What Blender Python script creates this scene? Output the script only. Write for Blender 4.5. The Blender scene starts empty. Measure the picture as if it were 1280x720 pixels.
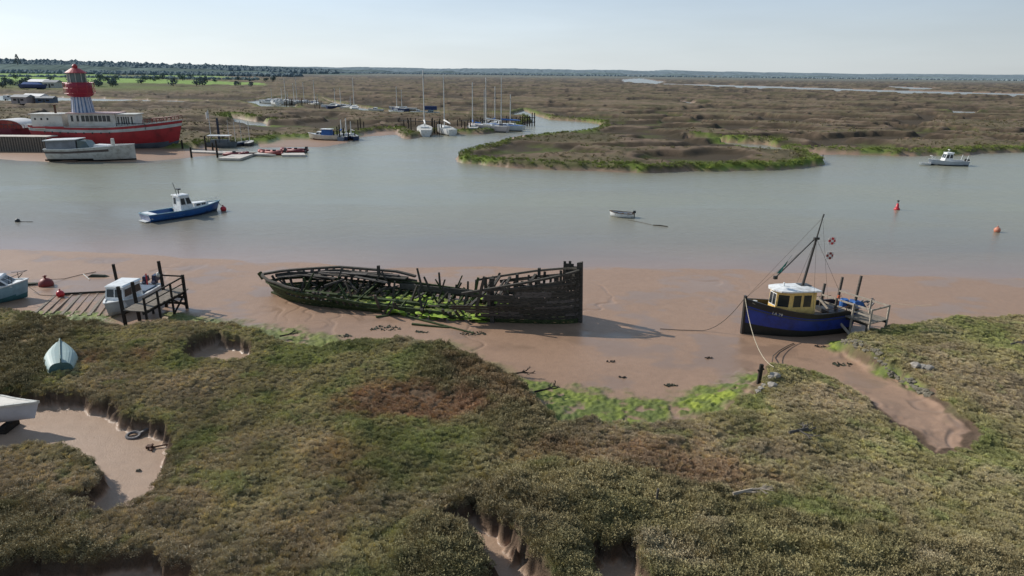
import bpy, math, random
import numpy as np
from mathutils import Vector, Matrix
random.seed(7)
R = math.radians
scene = bpy.context.scene
col = scene.collection
# ------------------------------------------------------------------ camera
H = 16.0; F = 853.0; PITCH = R(17.56); ROLL = R(0.63)
cp, sp, cr, sr = math.cos(PITCH), math.sin(PITCH), math.cos(ROLL), math.sin(ROLL)
cam_d = bpy.data.cameras.new('camera'); cam = bpy.data.objects.new('camera', cam_d); col.objects.link(cam)
right = Vector((cr, sr*sp, sr*cp)); up = Vector((-sr, cr*sp, cr*cp)); back = -Vector((0, cp, -sp))
M = Matrix((right, up, back)).transposed().to_4x4(); M.translation = (0, 0, H)
cam.matrix_world = M
cam_d.sensor_width = 36; cam_d.lens = 36*F/1280; cam_d.clip_start = .5; cam_d.clip_end = 60000
scene.camera = cam

def ray(px, py):
    u = (px-640)/F; v = (py-360)/F
    a = u*cr + v*sr; b = -u*sr + v*cr
    return a, cp - b*sp, -sp - b*cp          # world direction
def P(px, py, z=0.0):
    a, b, c = ray(px, py)
    t = (z-H)/c
    return Vector((a*t, b*t, z))
def Zat(px, py, Y):                           # height seen at pixel on the plane at distance Y
    a, b, c = ray(px, py)
    return H + c*Y/b
def atY(px, py, Y):
    a, b, c = ray(px, py); t = Y/b
    return Vector((a*t, Y, H+c*t))

# ------------------------------------------------------------------ noise
def _h(ix, iy, s):
    n = (ix.astype(np.int64)*374761393 + iy.astype(np.int64)*668265263 + s*144269504) & 0x7fffffff
    n = ((n ^ (n >> 13))*1274126177) & 0x7fffffff
    n = (n ^ (n >> 16)) & 0xffff
    return n.astype(np.float32)/32767.5 - 1
def vn(x, y, s=0):
    ix = np.floor(x); iy = np.floor(y); fx = (x-ix).astype(np.float32); fy = (y-iy).astype(np.float32)
    fx = fx*fx*(3-2*fx); fy = fy*fy*(3-2*fy)
    a = _h(ix, iy, s); b = _h(ix+1, iy, s); c = _h(ix, iy+1, s); d = _h(ix+1, iy+1, s)
    return (a+(b-a)*fx)*(1-fy) + (c+(d-c)*fx)*fy
def fbm(x, y, s=0, o=4, g=.5):
    r = 0; a = 1; t = 0
    for k in range(o):
        r = r + a*vn(x*1.0+k*13.7, y*1.0-k*7.3, s+k); t += a; a *= g
        x, y = x*1.62-y*1.18, x*1.18+y*1.62
    return r/t
def ss(a, b, x):
    t = np.clip((x-a)/(b-a), 0, 1); return t*t*(3-2*t)
def sdf(x, y, pts):                            # positive inside
    d = np.full(x.shape, 1e18); ins = np.zeros(x.shape, bool)
    n = len(pts)
    for i in range(n):
        ax, ay = pts[i]; bx, by = pts[(i+1) % n]
        ex, ey = bx-ax, by-ay
        t = np.clip(((x-ax)*ex+(y-ay)*ey)/(ex*ex+ey*ey+1e-9), 0, 1)
        d = np.minimum(d, (x-ax-t*ex)**2+(y-ay-t*ey)**2)
        if ay != by:
            c = ((ay > y) != (by > y)) & (x < ex*(y-ay)/ey+ax)
            ins ^= c
    d = np.sqrt(d); return np.where(ins, d, -d)
def poly(px, z):
    return [tuple(P(a, b, z)[:2]) for a, b in px]

NEAR = poly([(-260,375),(-100,380),(0,386),(45,396),(60,404),(130,406),(165,408),(200,403),(270,408),(330,417),(350,430),(420,434),(450,427),(500,423),(545,430),(590,447),(640,472),(668,500),(690,528),(760,530),(850,528),(905,515),(945,488),(965,464),(1012,466),(1050,480),(1086,508),(1140,546),(1172,574),(1218,568),(1228,538),(1186,500),(1142,466),(1085,440),(1056,424),(1078,414),(1110,411),(1180,403),(1280,395),(1400,390),(1700,370),(2200,560),(2200,1500),(-1200,1500),(-1200,560)], 1.0)
NEAR = [p if p[1] < 70 else (p[0], 70) for p in NEAR]
POOLS = [poly(q, .7) for q in (
  [(-300,585),(-300,520),(-40,505),(60,500),(128,512),(150,528),(200,545),(212,568),(206,592),(190,628),(150,642),(120,652),(98,635),(133,607),(133,588),(90,572),(50,566),(0,574)],
  [(244,456),(244,438),(272,427),(309,437),(314,454),(280,460)],
  [(560,668),(590,662),(625,676),(645,690),(640,705),(668,722),(690,760),(600,760),(618,722),(600,696),(575,682)],
  [(-20,735),(40,712),(110,708),(200,710),(240,716),(250,760),(-40,760)],
  [(745,708),(790,704),(805,760),(740,760)])]
BARE = [(poly(q, 1.2), w) for q, w in (
  ([(425,495),(460,478),(520,476),(590,490),(620,505),(560,525),(470,522),(430,512)], 1.0),
  ([(100,445),(118,440),(130,446),(110,452)], .9), ([(168,440),(186,438),(186,450),(172,450)], .9),
  ([(560,440),(640,470),(660,500),(620,500),(580,470)], .5),
  ([(370,585),(420,545),(470,560),(440,620),(380,650),(300,720),(360,720),(470,640)], .55),
  ([(640,545),(800,550),(900,570),(980,590),(900,600),(760,575),(640,565)], .6))]
ALG = [(poly(q, .5), w) for q, w in (
  ([(640,470),(672,472),(740,486),(830,495),(880,478),(950,462),(955,480),(930,505),(860,520),(790,530),(690,530),(660,505)], 1.0),
  ([(820,505),(870,490),(945,480),(940,500),(890,512)], 1.5),
  ([(1030,430),(1060,418),(1095,440),(1135,465),(1165,490),(1165,502),(1140,492),(1100,466),(1060,440)], 1.5),
  ([(1180,508),(1200,510),(1222,535),(1205,540)], .8),
  ([(30,386),(90,384),(140,391),(150,406),(60,404)], 1.0),
  ([(205,386),(260,392),(345,404),(395,410),(425,418),(425,436),(350,436),(300,415),(200,405)], .9),
  ([(590,430),(560,424),(620,446),(650,470),(630,474)], .5))]
WRECK_IN = poly([(420,366),(520,362),(600,374),(660,385),(650,400),(560,398),(500,390),(440,380)], .4)
# far side
FA = poly([(-900,170),(-300,176),(0,177),(60,178),(120,178),(170,178),(205,180),(240,181),(262,176),(330,175),(345,170),(395,170),(432,168),(470,161),(500,160),(515,168),(545,163),(600,163),(640,157),(662,150),(655,143),(560,142),(470,139),(430,136),(400,122),(360,120),(352,123),(376,134),(330,133),(300,126),(-900,126)], .9)
FB = poly([(300,126),(360,119.3),(400,121),(432,130),(480,136),(560,139),(640,140),(655,135),(690,146),(700,147),(748,151),(757,157),(735,163),(690,166),(600,182),(574,190),(580,197),(640,203),(700,206.5),(800,207.5),(900,206.5),(1000,204),(1030,199),(1010,190),(985,184),(1060,187),(1120,189),(1200,188),(1280,184),(1500,178),(2400,165)], .9)
FB += [(14000, 9000), (14000, 40000), (-14000, 40000), (-14000, 5000)]
FA = [(x, y) for x, y in FA]
CREEK = poly([(985,184),(960,178),(905,174),(858,171),(905,176.5),(950,182),(975,187)], .6)
MUDF = [poly(q, .2) for q in ([(-400,190),(0,196),(60,199),(160,201),(200,197),(262,192),(262,184),(236,182),(200,178),(0,176),(-400,174)],
        [(325,174),(330,183),(395,182),(440,172),(425,166),(390,168)], [(430,172),(450,169),(500,166),(512,163),(500,156),(455,160)],
        [(600,183),(640,174),(668,168),(700,167),(640,180)], [(960,185),(1010,192),(1060,191),(1130,192),(1120,187),(1000,182)])]
PONDS = [poly(q, 1.0) for q in ([(776,99),(800,97.5),(832,102),(820,104.5),(780,102)],
         [(830,104),(880,105),(960,107),(1100,111.5),(1280,116),(1500,121),(1500,124),(1280,119.5),(1180,117),(1060,113.5),(950,110),(880,107.2),(830,105.2)],
         [(1110,107),(1180,110),(1150,112),(1115,109)], [(1188,136),(1218,137.5),(1215,140),(1192,139)],
         [(285,143),(300,145),(335,151),(338,154),(312,153),(290,148)], [(845,124),(870,127),(860,128.5),(848,126)])]
FIELDS = [poly(q, 1.0) for q in ([(-200,110),(-200,95.5),(100,97),(240,101),(330,104),(330,107),(200,105),(60,103)],
         [(-300,90.5),(0,90.5),(110,92.5),(150,94),(100,96),(-300,94)], [(140,91),(240,93),(300,97.5),(200,96)])]
_sh = [(-1500,335),(-300,308),(0,312),(100,315),(200,320),(330,330),(450,334),(700,335),(850,336),(1000,339),(1280,347),(1600,352),(2500,380)]
SHX, SHY = zip(*[tuple(P(a, b, 0)[:2]) for a, b in _sh])

def terrain(x, y):
    """height and masks (arrays) of the one sheet of ground"""
    x = np.asarray(x, float); y = np.asarray(y, float)
    z = np.zeros(x.shape); veg = np.zeros(x.shape); alg = np.zeros(x.shape); bare = np.zeros(x.shape)
    wet = np.zeros(x.shape); pool = np.zeros(x.shape); field = np.zeros(x.shape); pond = np.zeros(x.shape); edge = np.zeros(x.shape); wall = np.zeros(x.shape); puddle = np.zeros(x.shape)
    near = y < 85
    # near side
    X = x[near]; Y = y[near]
    wx = X + .35*fbm(X/1.6, Y/1.6, 1, 3) + .12*vn(X/.35, Y/.35, 5); wy = Y + .5*fbm(X/1.6, Y/1.6, 9, 3) + .12*vn(X/.3, Y/.3, 6)
    sh = np.interp(X, SHX, SHY) + 1.2*fbm(X/6, Y/14, 3, 3)
    d = sh - Y
    zm = np.where(d > 0, .016*d, .045*d); zm = np.clip(zm, -2.5, .34) + .55*ss(36, 27, Y)*ss(8, 14, X) + .018*fbm(X/2.2, Y/2.2, 4, 3)*ss(-1, 3, d)
    dn = sdf(wx, wy, NEAR)
    rill = 1-ss(.0, .09, np.abs(fbm(X/4.5+.5*fbm(X/2, Y/2, 52, 2), Y/13, 51, 3)))
    rill = rill*ss(.5, 4, d)*ss(-.2, .3, fbm(X/8, Y/8, 53, 2)); zm = zm - .05*rill
    puddle[near] = np.maximum(.75*rill, ss(.12, .4, fbm(X/3.1, Y/2.2, 62, 4)))
    m = ss(-.75, .35, dn)
    top = 1.15 + .28*fbm(X/7, Y/7, 11, 3) + .16*fbm(X/1.1, Y/1.1, 12, 4) + .10*np.abs(vn(X/.42, Y/.42, 13))
    # higher bank running across the lower middle
    bank = sdf(wx, wy, BANKP)
    top = top + .40*ss(-.2, 2.2, bank)
    scr = np.clip(ss(-.3, .8, bank) + .5*ss(0, .5, fbm(X/9, Y/9, 72, 2)), 0, 1)
    top = top + (.10+.20*scr)*(np.abs(fbm(X/1.7, Y/1.7, 14, 2))*2.2-.3) + .12*fbm(X/3, Y/3, 16, 2)
    dp = np.full(X.shape, -99.)
    for q in POOLS: dp = np.maximum(dp, sdf(wx, wy, q))
    dp = dp + .13*vn(X/.22, Y/.22, 91) + .18*fbm(X/.7, Y/.7, 92, 2)
    k = ss(-.34, .1, dp)
    zz = zm*(1-m) + top*m
    pl = .42 + .02*fbm(X/1.5, Y/1.5, 15, 3) + .40*ss(27, 24, Y)*ss(-6, -3, X) + .3*ss(36, 40, Y)
    zz = np.where(m > .5, zz*(1-k) + pl*k, zz)
    b = np.zeros(X.shape)
    for q, w in BARE: b = np.maximum(b, w*ss(-.9, .7, sdf(wx, wy, q) + .8*fbm(X/.8, Y/.8, 17, 3)))
    zz = zz - .12*b*m
    a = np.zeros(X.shape)
    for q, w in ALG: a = np.maximum(a, w*ss(-.6, .5, sdf(wx, wy, q) + .9*fbm(X/.9, Y/.9, 18, 4)-.1))
    a = np.maximum(a, 1.2*ss(-.3, .5, sdf(wx, wy, WRECK_IN) + .7*fbm(X/.8, Y/.8, 19, 3)-.2))
    a = a*(1-m)*ss(-.25, .2, fbm(X/.5, Y/.5, 20, 4)+.33)
    zz = zz + a*.06*(1+vn(X/.16, Y/.16, 21)) + .16*ss(-2.2, -.3, dn)*(1-m)*ss(0, 1, fbm(X/1., Y/1., 22, 3)+.5)
    z[near] = zz; veg[near] = ss(.45, .8, m)*(1-ss(.15, .6, k)); alg[near] = a; bare[near] = b
    pool[near] = ss(.5, .95, k)*ss(.5, .8, m); wall[near] = np.clip(ss(.02, .3, k)*ss(.99, .7, k)*ss(.5, .8, m) + ss(.06, .25, m)*ss(.8, .45, m)*(1-np.clip(a, 0, 1)), 0, 1); wet[near] = (1-m)*ss(14, 1, d)
    edge[near] = ss(.5, 0, np.abs(dn)) + ss(.45, 0, np.abs(dp+.3))
    # far side
    fr = ~near
    X = x[fr]; Y = y[fr]
    sc = np.clip(Y/130, 1, 9)
    n1 = fbm(X/(9*sc**.5), Y/(9*sc**.5), 31, 4)
    wx = X + 1.6*sc**.6*n1 + .6*fbm(X/1.8, Y/1.8, 34, 2); wy = Y + 2.4*sc**.7*fbm(X/(8*sc**.5), Y/(8*sc**.5), 32, 3)
    da = sdf(wx, wy, FA); db = sdf(wx, wy, FB); dn = np.maximum(da, db)
    dm = np.full(X.shape, -1e6)
    for q in MUDF: dm = np.maximum(dm, sdf(wx, wy, q))
    zb = np.clip(-.35 + .06*dn, -2.5, .15); zb = np.where(dm > -6, np.maximum(zb, -.35+.5*ss(-6, 1.0, dm)), zb) + .02*n1
    m = ss(-1.6, .5, dn)
    q1 = fbm(X/38+Y/90, Y/27, 41, 3)*.55 + .10*fbm(X/12, Y/8, 42, 2)
    q2 = fbm(X/120, Y/70, 43, 4)
    cr1 = 1-ss(.05, .10, np.abs(q1)); cr2 = 1-ss(.03, .06, np.abs(q2))
    hol = ss(.30, .38, fbm(X/26, Y/15, 44, 3))
    ch = np.maximum(np.maximum(cr1, cr2), hol)*ss(1.0, 5, dn)*ss(2600, 700, Y)
    chw = np.maximum(np.maximum(1-ss(.07, .155, np.abs(q1)), 1-ss(.035, .085, np.abs(q2))), ss(.22, .36, fbm(X/26, Y/15, 44, 3)))*ss(1.0, 5, dn)*ss(4200, 1200, Y)
    top = 1.05 + .12*fbm(X/16, Y/16, 45, 3) + .14*np.abs(vn(X/2.3, Y/2.3, 46)) + .10*vn(X/.9, Y/.9, 47)
    top = top + .5*ss(0, 8, dn)*0
    top = top + .55*ss(5, 30, dn); top = top - (top-.3)*ch
    dpn = np.full(X.shape, -1e6)
    for q in PONDS: dpn = np.maximum(dpn, sdf(wx, wy, q)/np.clip(Y/200, 1, 6))
    dpn = np.maximum(dpn, sdf(wx, wy, CREEK))
    pk = ss(-.7, .5, dpn)
    zz = zb*(1-m) + top*m
    zz = zz*(1-pk) + (-.25)*pk
    f = np.full(X.shape, 0.)
    for q in FIELDS: f = np.maximum(f, ss(-5, 5, sdf(X, Y, q)))
    left = ss(1.0, 1.8, (-X/np.maximum(Y, 1)+.18)*2.2)*ss(430, 560, Y)       # drained land beyond the sea wall
    zz = zz*(1-left) + 2.0*left
    z[fr] = zz; veg[fr] = ss(.35, .75, m)*(1-pk)*(1-.88*ss(.05, .8, chw)*(1-left)); field[fr] = np.maximum(f, .0)
    edge[fr] = ss(4.5, .3, np.abs(dn))*.9 + .35*ss(.2, .6, ch)*ss(-.1, .4, vn(X/20, Y/20, 48)) + ss(4, 0, np.abs(dpn+1))
    wet[fr] = (1-m); pond[fr] = np.maximum(left*1.0, 0)
    bare[fr] = np.clip(1.15*chw, 0, 1)*(1-left)*(1-pk)  # far creeks: mask wider than the cut, so wall shade goes into the colour
    return z, dict(veg=veg, alg=alg, bare=bare, wet=wet, pool=pool, field=field, left=pond, edge=edge, wall=wall, puddle=puddle)
BANKP = poly([(470,760),(500,660),(560,610),(640,580),(760,575),(900,600),(1000,640),(1300,690),(1300,900),(400,900)], 1.3)
def T(x, y):
    return float(terrain(np.array([x]), np.array([y]))[0][0])
def G(px, py, dz=0.0):
    z = .3
    for _ in range(5):
        p = P(px, py, z); z = T(p.x, p.y)
    p.z = z + dz; return p

# ------------------------------------------------------------------ materials
def nt(name):
    m = bpy.data.materials.new(name); m.use_nodes = True
    t = m.node_tree; t.nodes.clear()
    o = t.nodes.new('ShaderNodeOutputMaterial'); b = t.nodes.new('ShaderNodeBsdfPrincipled')
    t.links.new(b.outputs[0], o.inputs[0])
    def N(k, **kw):
        n = t.nodes.new(k)
        for a, v in kw.items():
            if a.startswith('i_'):
                key = a[2:]; key = int(key) if key.isdigit() else key
                n.inputs[key].default_value = v
            else: setattr(n, a, v)
        return n
    return m, t, b, N, t.links.new
MATS = {}
def mat(name, c, rough=.6, var=.25, scale=3.0, streak=0.0, dirt=None, bump=.0, stretch=(1,1,1), spec=.5, metal=0.0, trans=0.0):
    if name in MATS: return MATS[name]
    m, t, b, N, L = nt(name)
    tc = N('ShaderNodeTexCoord'); mp = N('ShaderNodeMapping'); mp.inputs['Scale'].default_value = stretch
    L(tc.outputs['Object'], mp.inputs[0])
    no = N('ShaderNodeTexNoise', i_Scale=scale, i_Detail=5.0, i_Roughness=.65); L(mp.outputs[0], no.inputs['Vector'])
    r = N('ShaderNodeValToRGB'); e = r.color_ramp.elements
    e[0].position = .3; e[1].position = .72
    lo = dirt or [v*(1-var) for v in c]
    e[0].color = (*lo[:3], 1); e[1].color = (*[min(1, v*(1+var*.5)) for v in c], 1)
    if dirt: 
        k = e.new(.5); k.color = (*c, 1)
    L(no.outputs['Fac'], r.inputs[0]); L(r.outputs[0], b.inputs['Base Color'])
    b.inputs['Roughness'].default_value = rough; b.inputs['Metallic'].default_value = metal
    b.inputs['Specular IOR Level'].default_value = spec
    if bump:
        bp = N('ShaderNodeBump', i_Strength=bump, i_Distance=.03); L(no.outputs['Fac'], bp.inputs['Height']); L(bp.outputs[0], b.inputs['Normal'])
    MATS[name] = m; return m

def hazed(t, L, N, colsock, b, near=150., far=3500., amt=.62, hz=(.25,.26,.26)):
    """aerial haze of the far plain, painted in: base colour pales with world Y"""
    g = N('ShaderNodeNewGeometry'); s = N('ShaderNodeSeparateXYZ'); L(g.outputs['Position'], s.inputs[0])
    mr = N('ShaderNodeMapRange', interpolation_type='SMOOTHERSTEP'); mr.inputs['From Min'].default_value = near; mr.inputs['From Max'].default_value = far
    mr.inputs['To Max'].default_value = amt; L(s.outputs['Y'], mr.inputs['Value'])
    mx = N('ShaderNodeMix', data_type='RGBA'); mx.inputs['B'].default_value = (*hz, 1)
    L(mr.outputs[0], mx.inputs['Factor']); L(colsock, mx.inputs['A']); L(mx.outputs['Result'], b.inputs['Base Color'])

# ground material: vertex colour carries the large pattern
gm, t, b, N, L = nt('ground_mud_and_marsh')
at = N('ShaderNodeAttribute', attribute_name='col'); aw = N('ShaderNodeAttribute', attribute_name='wetness')
g = N('ShaderNodeNewGeometry')
n1 = N('ShaderNodeTexNoise', i_Scale=2.3, i_Detail=8.0, i_Roughness=.7); L(g.outputs['Position'], n1.inputs['Vector'])
n2 = N('ShaderNodeTexNoise', i_Scale=14., i_Detail=4.0, i_Roughness=.7); L(g.outputs['Position'], n2.inputs['Vector'])
ad = N('ShaderNodeMath', operation='ADD'); L(n1.outputs['Fac'], ad.inputs[0]); L(n2.outputs['Fac'], ad.inputs[1])
# wet mud stays smooth in tone, plants vary
mr = N('ShaderNodeMapRange'); mr.inputs['From Min'].default_value = .55; mr.inputs['From Max'].default_value = 1.45; mr.inputs['To Min'].default_value = .55; mr.inputs['To Max'].default_value = 1.45
L(ad.outputs[0], mr.inputs['Value'])
mr2 = N('ShaderNodeMapRange'); mr2.inputs['From Min'].default_value = .55; mr2.inputs['From Max'].default_value = 1.45; mr2.inputs['To Min'].default_value = .9; mr2.inputs['To Max'].default_value = 1.1
L(ad.outputs[0], mr2.inputs['Value'])
mxf = N('ShaderNodeMix', data_type='FLOAT'); L(aw.outputs['Fac'], mxf.inputs['Factor']); L(mr.outputs[0], mxf.inputs['A']); L(mr2.outputs[0], mxf.inputs['B'])
vm = N('ShaderNodeVectorMath', operation='SCALE'); L(at.outputs['Color'], vm.inputs[0]); L(mxf.outputs['Result'], vm.inputs['Scale'])
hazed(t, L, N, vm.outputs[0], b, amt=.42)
rr = N('ShaderNodeMapRange'); rr.inputs['To Min'].default_value = .95; rr.inputs['To Max'].default_value = .30; L(aw.outputs['Fac'], rr.inputs['Value']); L(rr.outputs[0], b.inputs['Roughness'])
spm = N('ShaderNodeMapRange'); spm.inputs['To Min'].default_value = .08; spm.inputs['To Max'].default_value = .38; L(aw.outputs['Fac'], spm.inputs['Value']); L(spm.outputs[0], b.inputs['Specular IOR Level'])
bs = N('ShaderNodeMapRange'); bs.inputs['To Min'].default_value = .8; bs.inputs['To Max'].default_value = .12; L(aw.outputs['Fac'], bs.inputs['Value'])
bp = N('ShaderNodeBump', i_Distance=.08); L(bs.outputs[0], bp.inputs['Strength']); L(ad.outputs[0], bp.inputs['Height']); L(bp.outputs[0], b.inputs['Normal'])
GROUND = gm

# water
wm, t, b, N, L = nt('estuary_water')
at = N('ShaderNodeAttribute', attribute_name='shoal'); g = N('ShaderNodeNewGeometry')
mp = N('ShaderNodeMapping'); mp.inputs['Scale'].default_value = (.45, 1.1, 1); L(g.outputs['Position'], mp.inputs[0])
n1 = N('ShaderNodeTexNoise', i_Scale=.9, i_Detail=7.0, i_Roughness=.7); L(mp.outputs[0], n1.inputs['Vector'])
mp2 = N('ShaderNodeMapping'); mp2.inputs['Scale'].default_value = (.035, .09, 1); L(g.outputs['Position'], mp2.inputs[0])
n2 = N('ShaderNodeTexNoise', i_Scale=1.0, i_Detail=4.0, i_Distortion=.6); L(mp2.outputs[0], n2.inputs['Vector'])
cr_ = N('ShaderNodeValToRGB'); e = cr_.color_ramp.elements
e[0].position = 0; e[0].color = (.235, .235, .172, 1); e[1].position = 1; e[1].color = (.27, .19, .148, 1)
k = e.new(.5); k.color = (.20, .18, .145, 1)
L(at.outputs['Fac'], cr_.inputs[0])
sc_ = N('ShaderNodeMapRange'); sc_.inputs['From Min'].default_value = .3; sc_.inputs['From Max'].default_value = .7; sc_.inputs['To Min'].default_value = .88; sc_.inputs['To Max'].default_value = 1.1; L(n2.outputs['Fac'], sc_.inputs['Value'])
vm = N('ShaderNodeVectorMath', operation='SCALE'); L(cr_.outputs[0], vm.inputs[0]); L(sc_.outputs[0], vm.inputs['Scale'])
L(vm.outputs[0], b.inputs['Base Color'])
b.inputs['Roughness'].default_value = .24; b.inputs['IOR'].default_value = 1.33
st = N('ShaderNodeMapRange'); st.inputs['From Min'].default_value = .35; st.inputs['From Max'].default_value = .65; st.inputs['To Min'].default_value = .10; st.inputs['To Max'].default_value = .42; L(n2.outputs['Fac'], st.inputs['Value'])
cal = N('ShaderNodeMapRange'); cal.inputs['From Min'].default_value = .35; cal.inputs['From Max'].default_value = .95; cal.inputs['To Min'].default_value = 1; cal.inputs['To Max'].default_value = .25; L(at.outputs['Fac'], cal.inputs['Value'])
mm = N('ShaderNodeMath', operation='MULTIPLY'); L(st.outputs[0], mm.inputs[0]); L(cal.outputs[0], mm.inputs[1])
bp = N('ShaderNodeBump', i_Distance=.6); L(mm.outputs[0], bp.inputs['Strength']); L(n1.outputs['Fac'], bp.inputs['Height']); L(bp.outputs[0], b.inputs['Normal'])
WATER = wm

# ------------------------------------------------------------------ meshes
def tagp(o, label=None, cat=None, group=None, kind=None):
    if label: o['label'] = label
    if cat: o['category'] = cat
    if group: o['group'] = group
    if kind: o['kind'] = kind
    return o
def grid_mesh(name, X, Y, Z, mask=None):
    nr, nc = X.shape
    me = bpy.data.meshes.new(name)
    co = np.stack([X, Y, Z], -1).reshape(-1, 3).astype(np.float32)
    i = np.arange(nr*nc).reshape(nr, nc)
    q = np.stack([i[:-1, :-1], i[:-1, 1:], i[1:, 1:], i[1:, :-1]], -1).reshape(-1, 4)
    if mask is not None:
        q = q[mask.reshape(-1)]
    me.vertices.add(len(co)); me.vertices.foreach_set('co', co.ravel())
    me.loops.add(q.size); me.loops.foreach_set('vertex_index', q.ravel().astype(np.int32))
    me.polygons.add(len(q)); me.polygons.foreach_set('loop_start', (np.arange(len(q))*4).astype(np.int32))
    me.polygons.foreach_set('loop_total', np.full(len(q), 4, np.int32)) if False else None
    me.update(calc_edges=True)
    me.polygons.foreach_set('use_smooth', np.ones(len(q), bool))
    return me
rows = []
py = 1050.
while py > 94: rows.append(H/math.tan(PITCH + math.atan((py-360)/F))); py -= (.5 if py < 172 else .8) if py < 420 else 1.0
rows = np.array([8., 11.] + [r for r in rows if r > 12.5] + [9000, 14000, 26000, 40000])
us = np.arange(-1150, 1151, 1.6)/F
# fan of rays with a wide foot so that the sheet also holds for a viewer a few steps aside
GX = us[None, :]*(rows[:, None] + 4.0)*1.0; GY = np.repeat(rows[:, None], len(us), 1)
Z, A = terrain(GX, GY)
me = grid_mesh('ground', GX, GY, Z)
def mixc(c, c2, f):
    f = f[..., None]; return c*(1-f) + np.array(c2)*f
far = GY > 85
fs = np.clip(GY/130, 1, 12)
c = np.ones(GX.shape+(3,))*np.array((.292, .184, .120))                      # bare mud
c = c*(1+.07*fbm(GX/5, GY/3, 61, 3))[..., None]
c = mixc(c, (.17, .115, .08), A['puddle']*.38*(~far))
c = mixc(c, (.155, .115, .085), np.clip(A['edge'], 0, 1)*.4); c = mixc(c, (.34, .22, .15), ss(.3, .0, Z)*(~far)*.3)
c = mixc(c*(1-.5*0), (.33, .225, .155), A['pool'])
v1 = fbm(GX/(5*fs**.6), GY/(5*fs**.6), 63, 4); v2 = fbm(GX/(1.3*fs**.6), GY/(1.3*fs**.6), 64, 3)
vc = np.ones(GX.shape+(3,))*np.array((.15, .125, .058))
vc = mixc(vc, (.20, .15, .085), ss(-.15, .45, v1)); vc = mixc(vc, (.105, .11, .042), ss(.05, .5, -v1+.4*v2)*.9)
vc = mixc(vc, (.115, .155, .045), ss(.32, .6, v2-.2*v1)*.45)
vfar = np.ones(GX.shape+(3,))*np.array((.138, .110, .066))
vfar = mixc(vfar, (.178, .132, .090), ss(-.1, .5, v1)); vfar = mixc(vfar, (.085, .078, .042), ss(.1, .5, v2)*.7)
vfar = mixc(vfar, (.085, .105, .03), np.clip(A['edge'], 0, 1)*.55*ss(700, 300, GY)); vfar = mixc(vfar, (.060, .054, .030), ss(.0, .4, fbm(GX/11, GY/24, 69, 3))*.6)
vc = np.where(far[..., None], vfar, vc)
c = mixc(c, (.030, .026, .018), np.clip(A['bare'], 0, 1)*far*.9)  # dark creek mud, with the shade on the creek walls painted in
c = c*(1-A['veg'][..., None]) + vc*A['veg'][..., None]
c = mixc(c, (.15, .098, .064), np.clip(A['bare'], 0, 1)*(~far)*.9)
ac = np.ones(c.shape)*np.array((.100, .135, .032)); ac = mixc(ac, (.22, .27, .038), np.clip(A['alg']-.6, 0, 1)*1.4*ss(-.3, .4, fbm(GX/.6, GY/.6, 75, 3)))
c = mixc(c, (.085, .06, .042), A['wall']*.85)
aw_ = np.clip(A['alg'], 0, 1)[..., None]; c = c*(1-aw_*.92) + ac*aw_*.92
eg = far*np.clip(A['edge'], 0, 1)*ss(420, 160, GY)*ss(-.05, .3, fbm(GX/7, GY/7, 66, 3))*ss(.02, .3, Z)
c = mixc(c, (.12, .165, .03), np.clip(eg*1.1, 0, .85))
land = A['left']
lc = np.ones(c.shape)*np.array((.075, .085, .04)); lc = mixc(lc, (.14, .19, .06), ss(-.1, .2, vn(GX/150, GY/220, 67))*.6)
lc = mixc(lc, (.16, .27, .06), np.clip(A['field'], 0, 1))
c = c*(1-land[..., None]) + lc*land[..., None]
c = mixc(c, (.20, .30, .08), np.clip(A['field'], 0, 1)*.9)
# far plain beyond the marsh
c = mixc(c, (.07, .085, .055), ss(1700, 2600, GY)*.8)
ca = me.color_attributes.new('col', 'FLOAT_COLOR', 'POINT')
ca.data.foreach_set('color', np.concatenate([c, np.ones(c.shape[:2]+(1,))], -1).astype(np.float32).ravel())
wt = np.clip(1-A['veg']-land, 0, 1)*(1-.5*np.clip(A['alg'], 0, 1))*(1-.85*np.clip(A['bare'], 0, 1))
wt = wt*(1-.9*A['wall']); wt = wt*np.where(far, .7, .72+.28*A['puddle']) + .0
wa = me.attributes.new('wetness', 'FLOAT', 'POINT'); wa.data.foreach_set('value', wt.astype(np.float32).ravel())
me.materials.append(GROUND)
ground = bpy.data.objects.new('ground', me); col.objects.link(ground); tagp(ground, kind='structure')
# water sheet (only where the ground lies below it, with a margin)
s2 = (slice(None, None, 2), slice(None, None, 2))
wx_, wy_, wz_ = GX[s2], GY[s2], Z[s2]
mk = wz_ < .12
mq = mk[:-1, :-1] | mk[1:, :-1] | mk[:-1, 1:] | mk[1:, 1:]
mw = grid_mesh('water', wx_, wy_, np.zeros(wx_.shape), mq)
shoal = np.clip(np.exp(wz_*1.5), 0, 1); shoal = np.where(wz_ > 0, 1, shoal)
shoal = np.where(wy_ > 100, shoal*.45, shoal)
sa = mw.attributes.new('shoal', 'FLOAT', 'POINT'); sa.data.foreach_set('value', shoal.astype(np.float32).ravel())
mw.materials.append(WATER)
water = bpy.data.objects.new('water', mw); col.objects.link(water); tagp(water, kind='structure')

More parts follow.
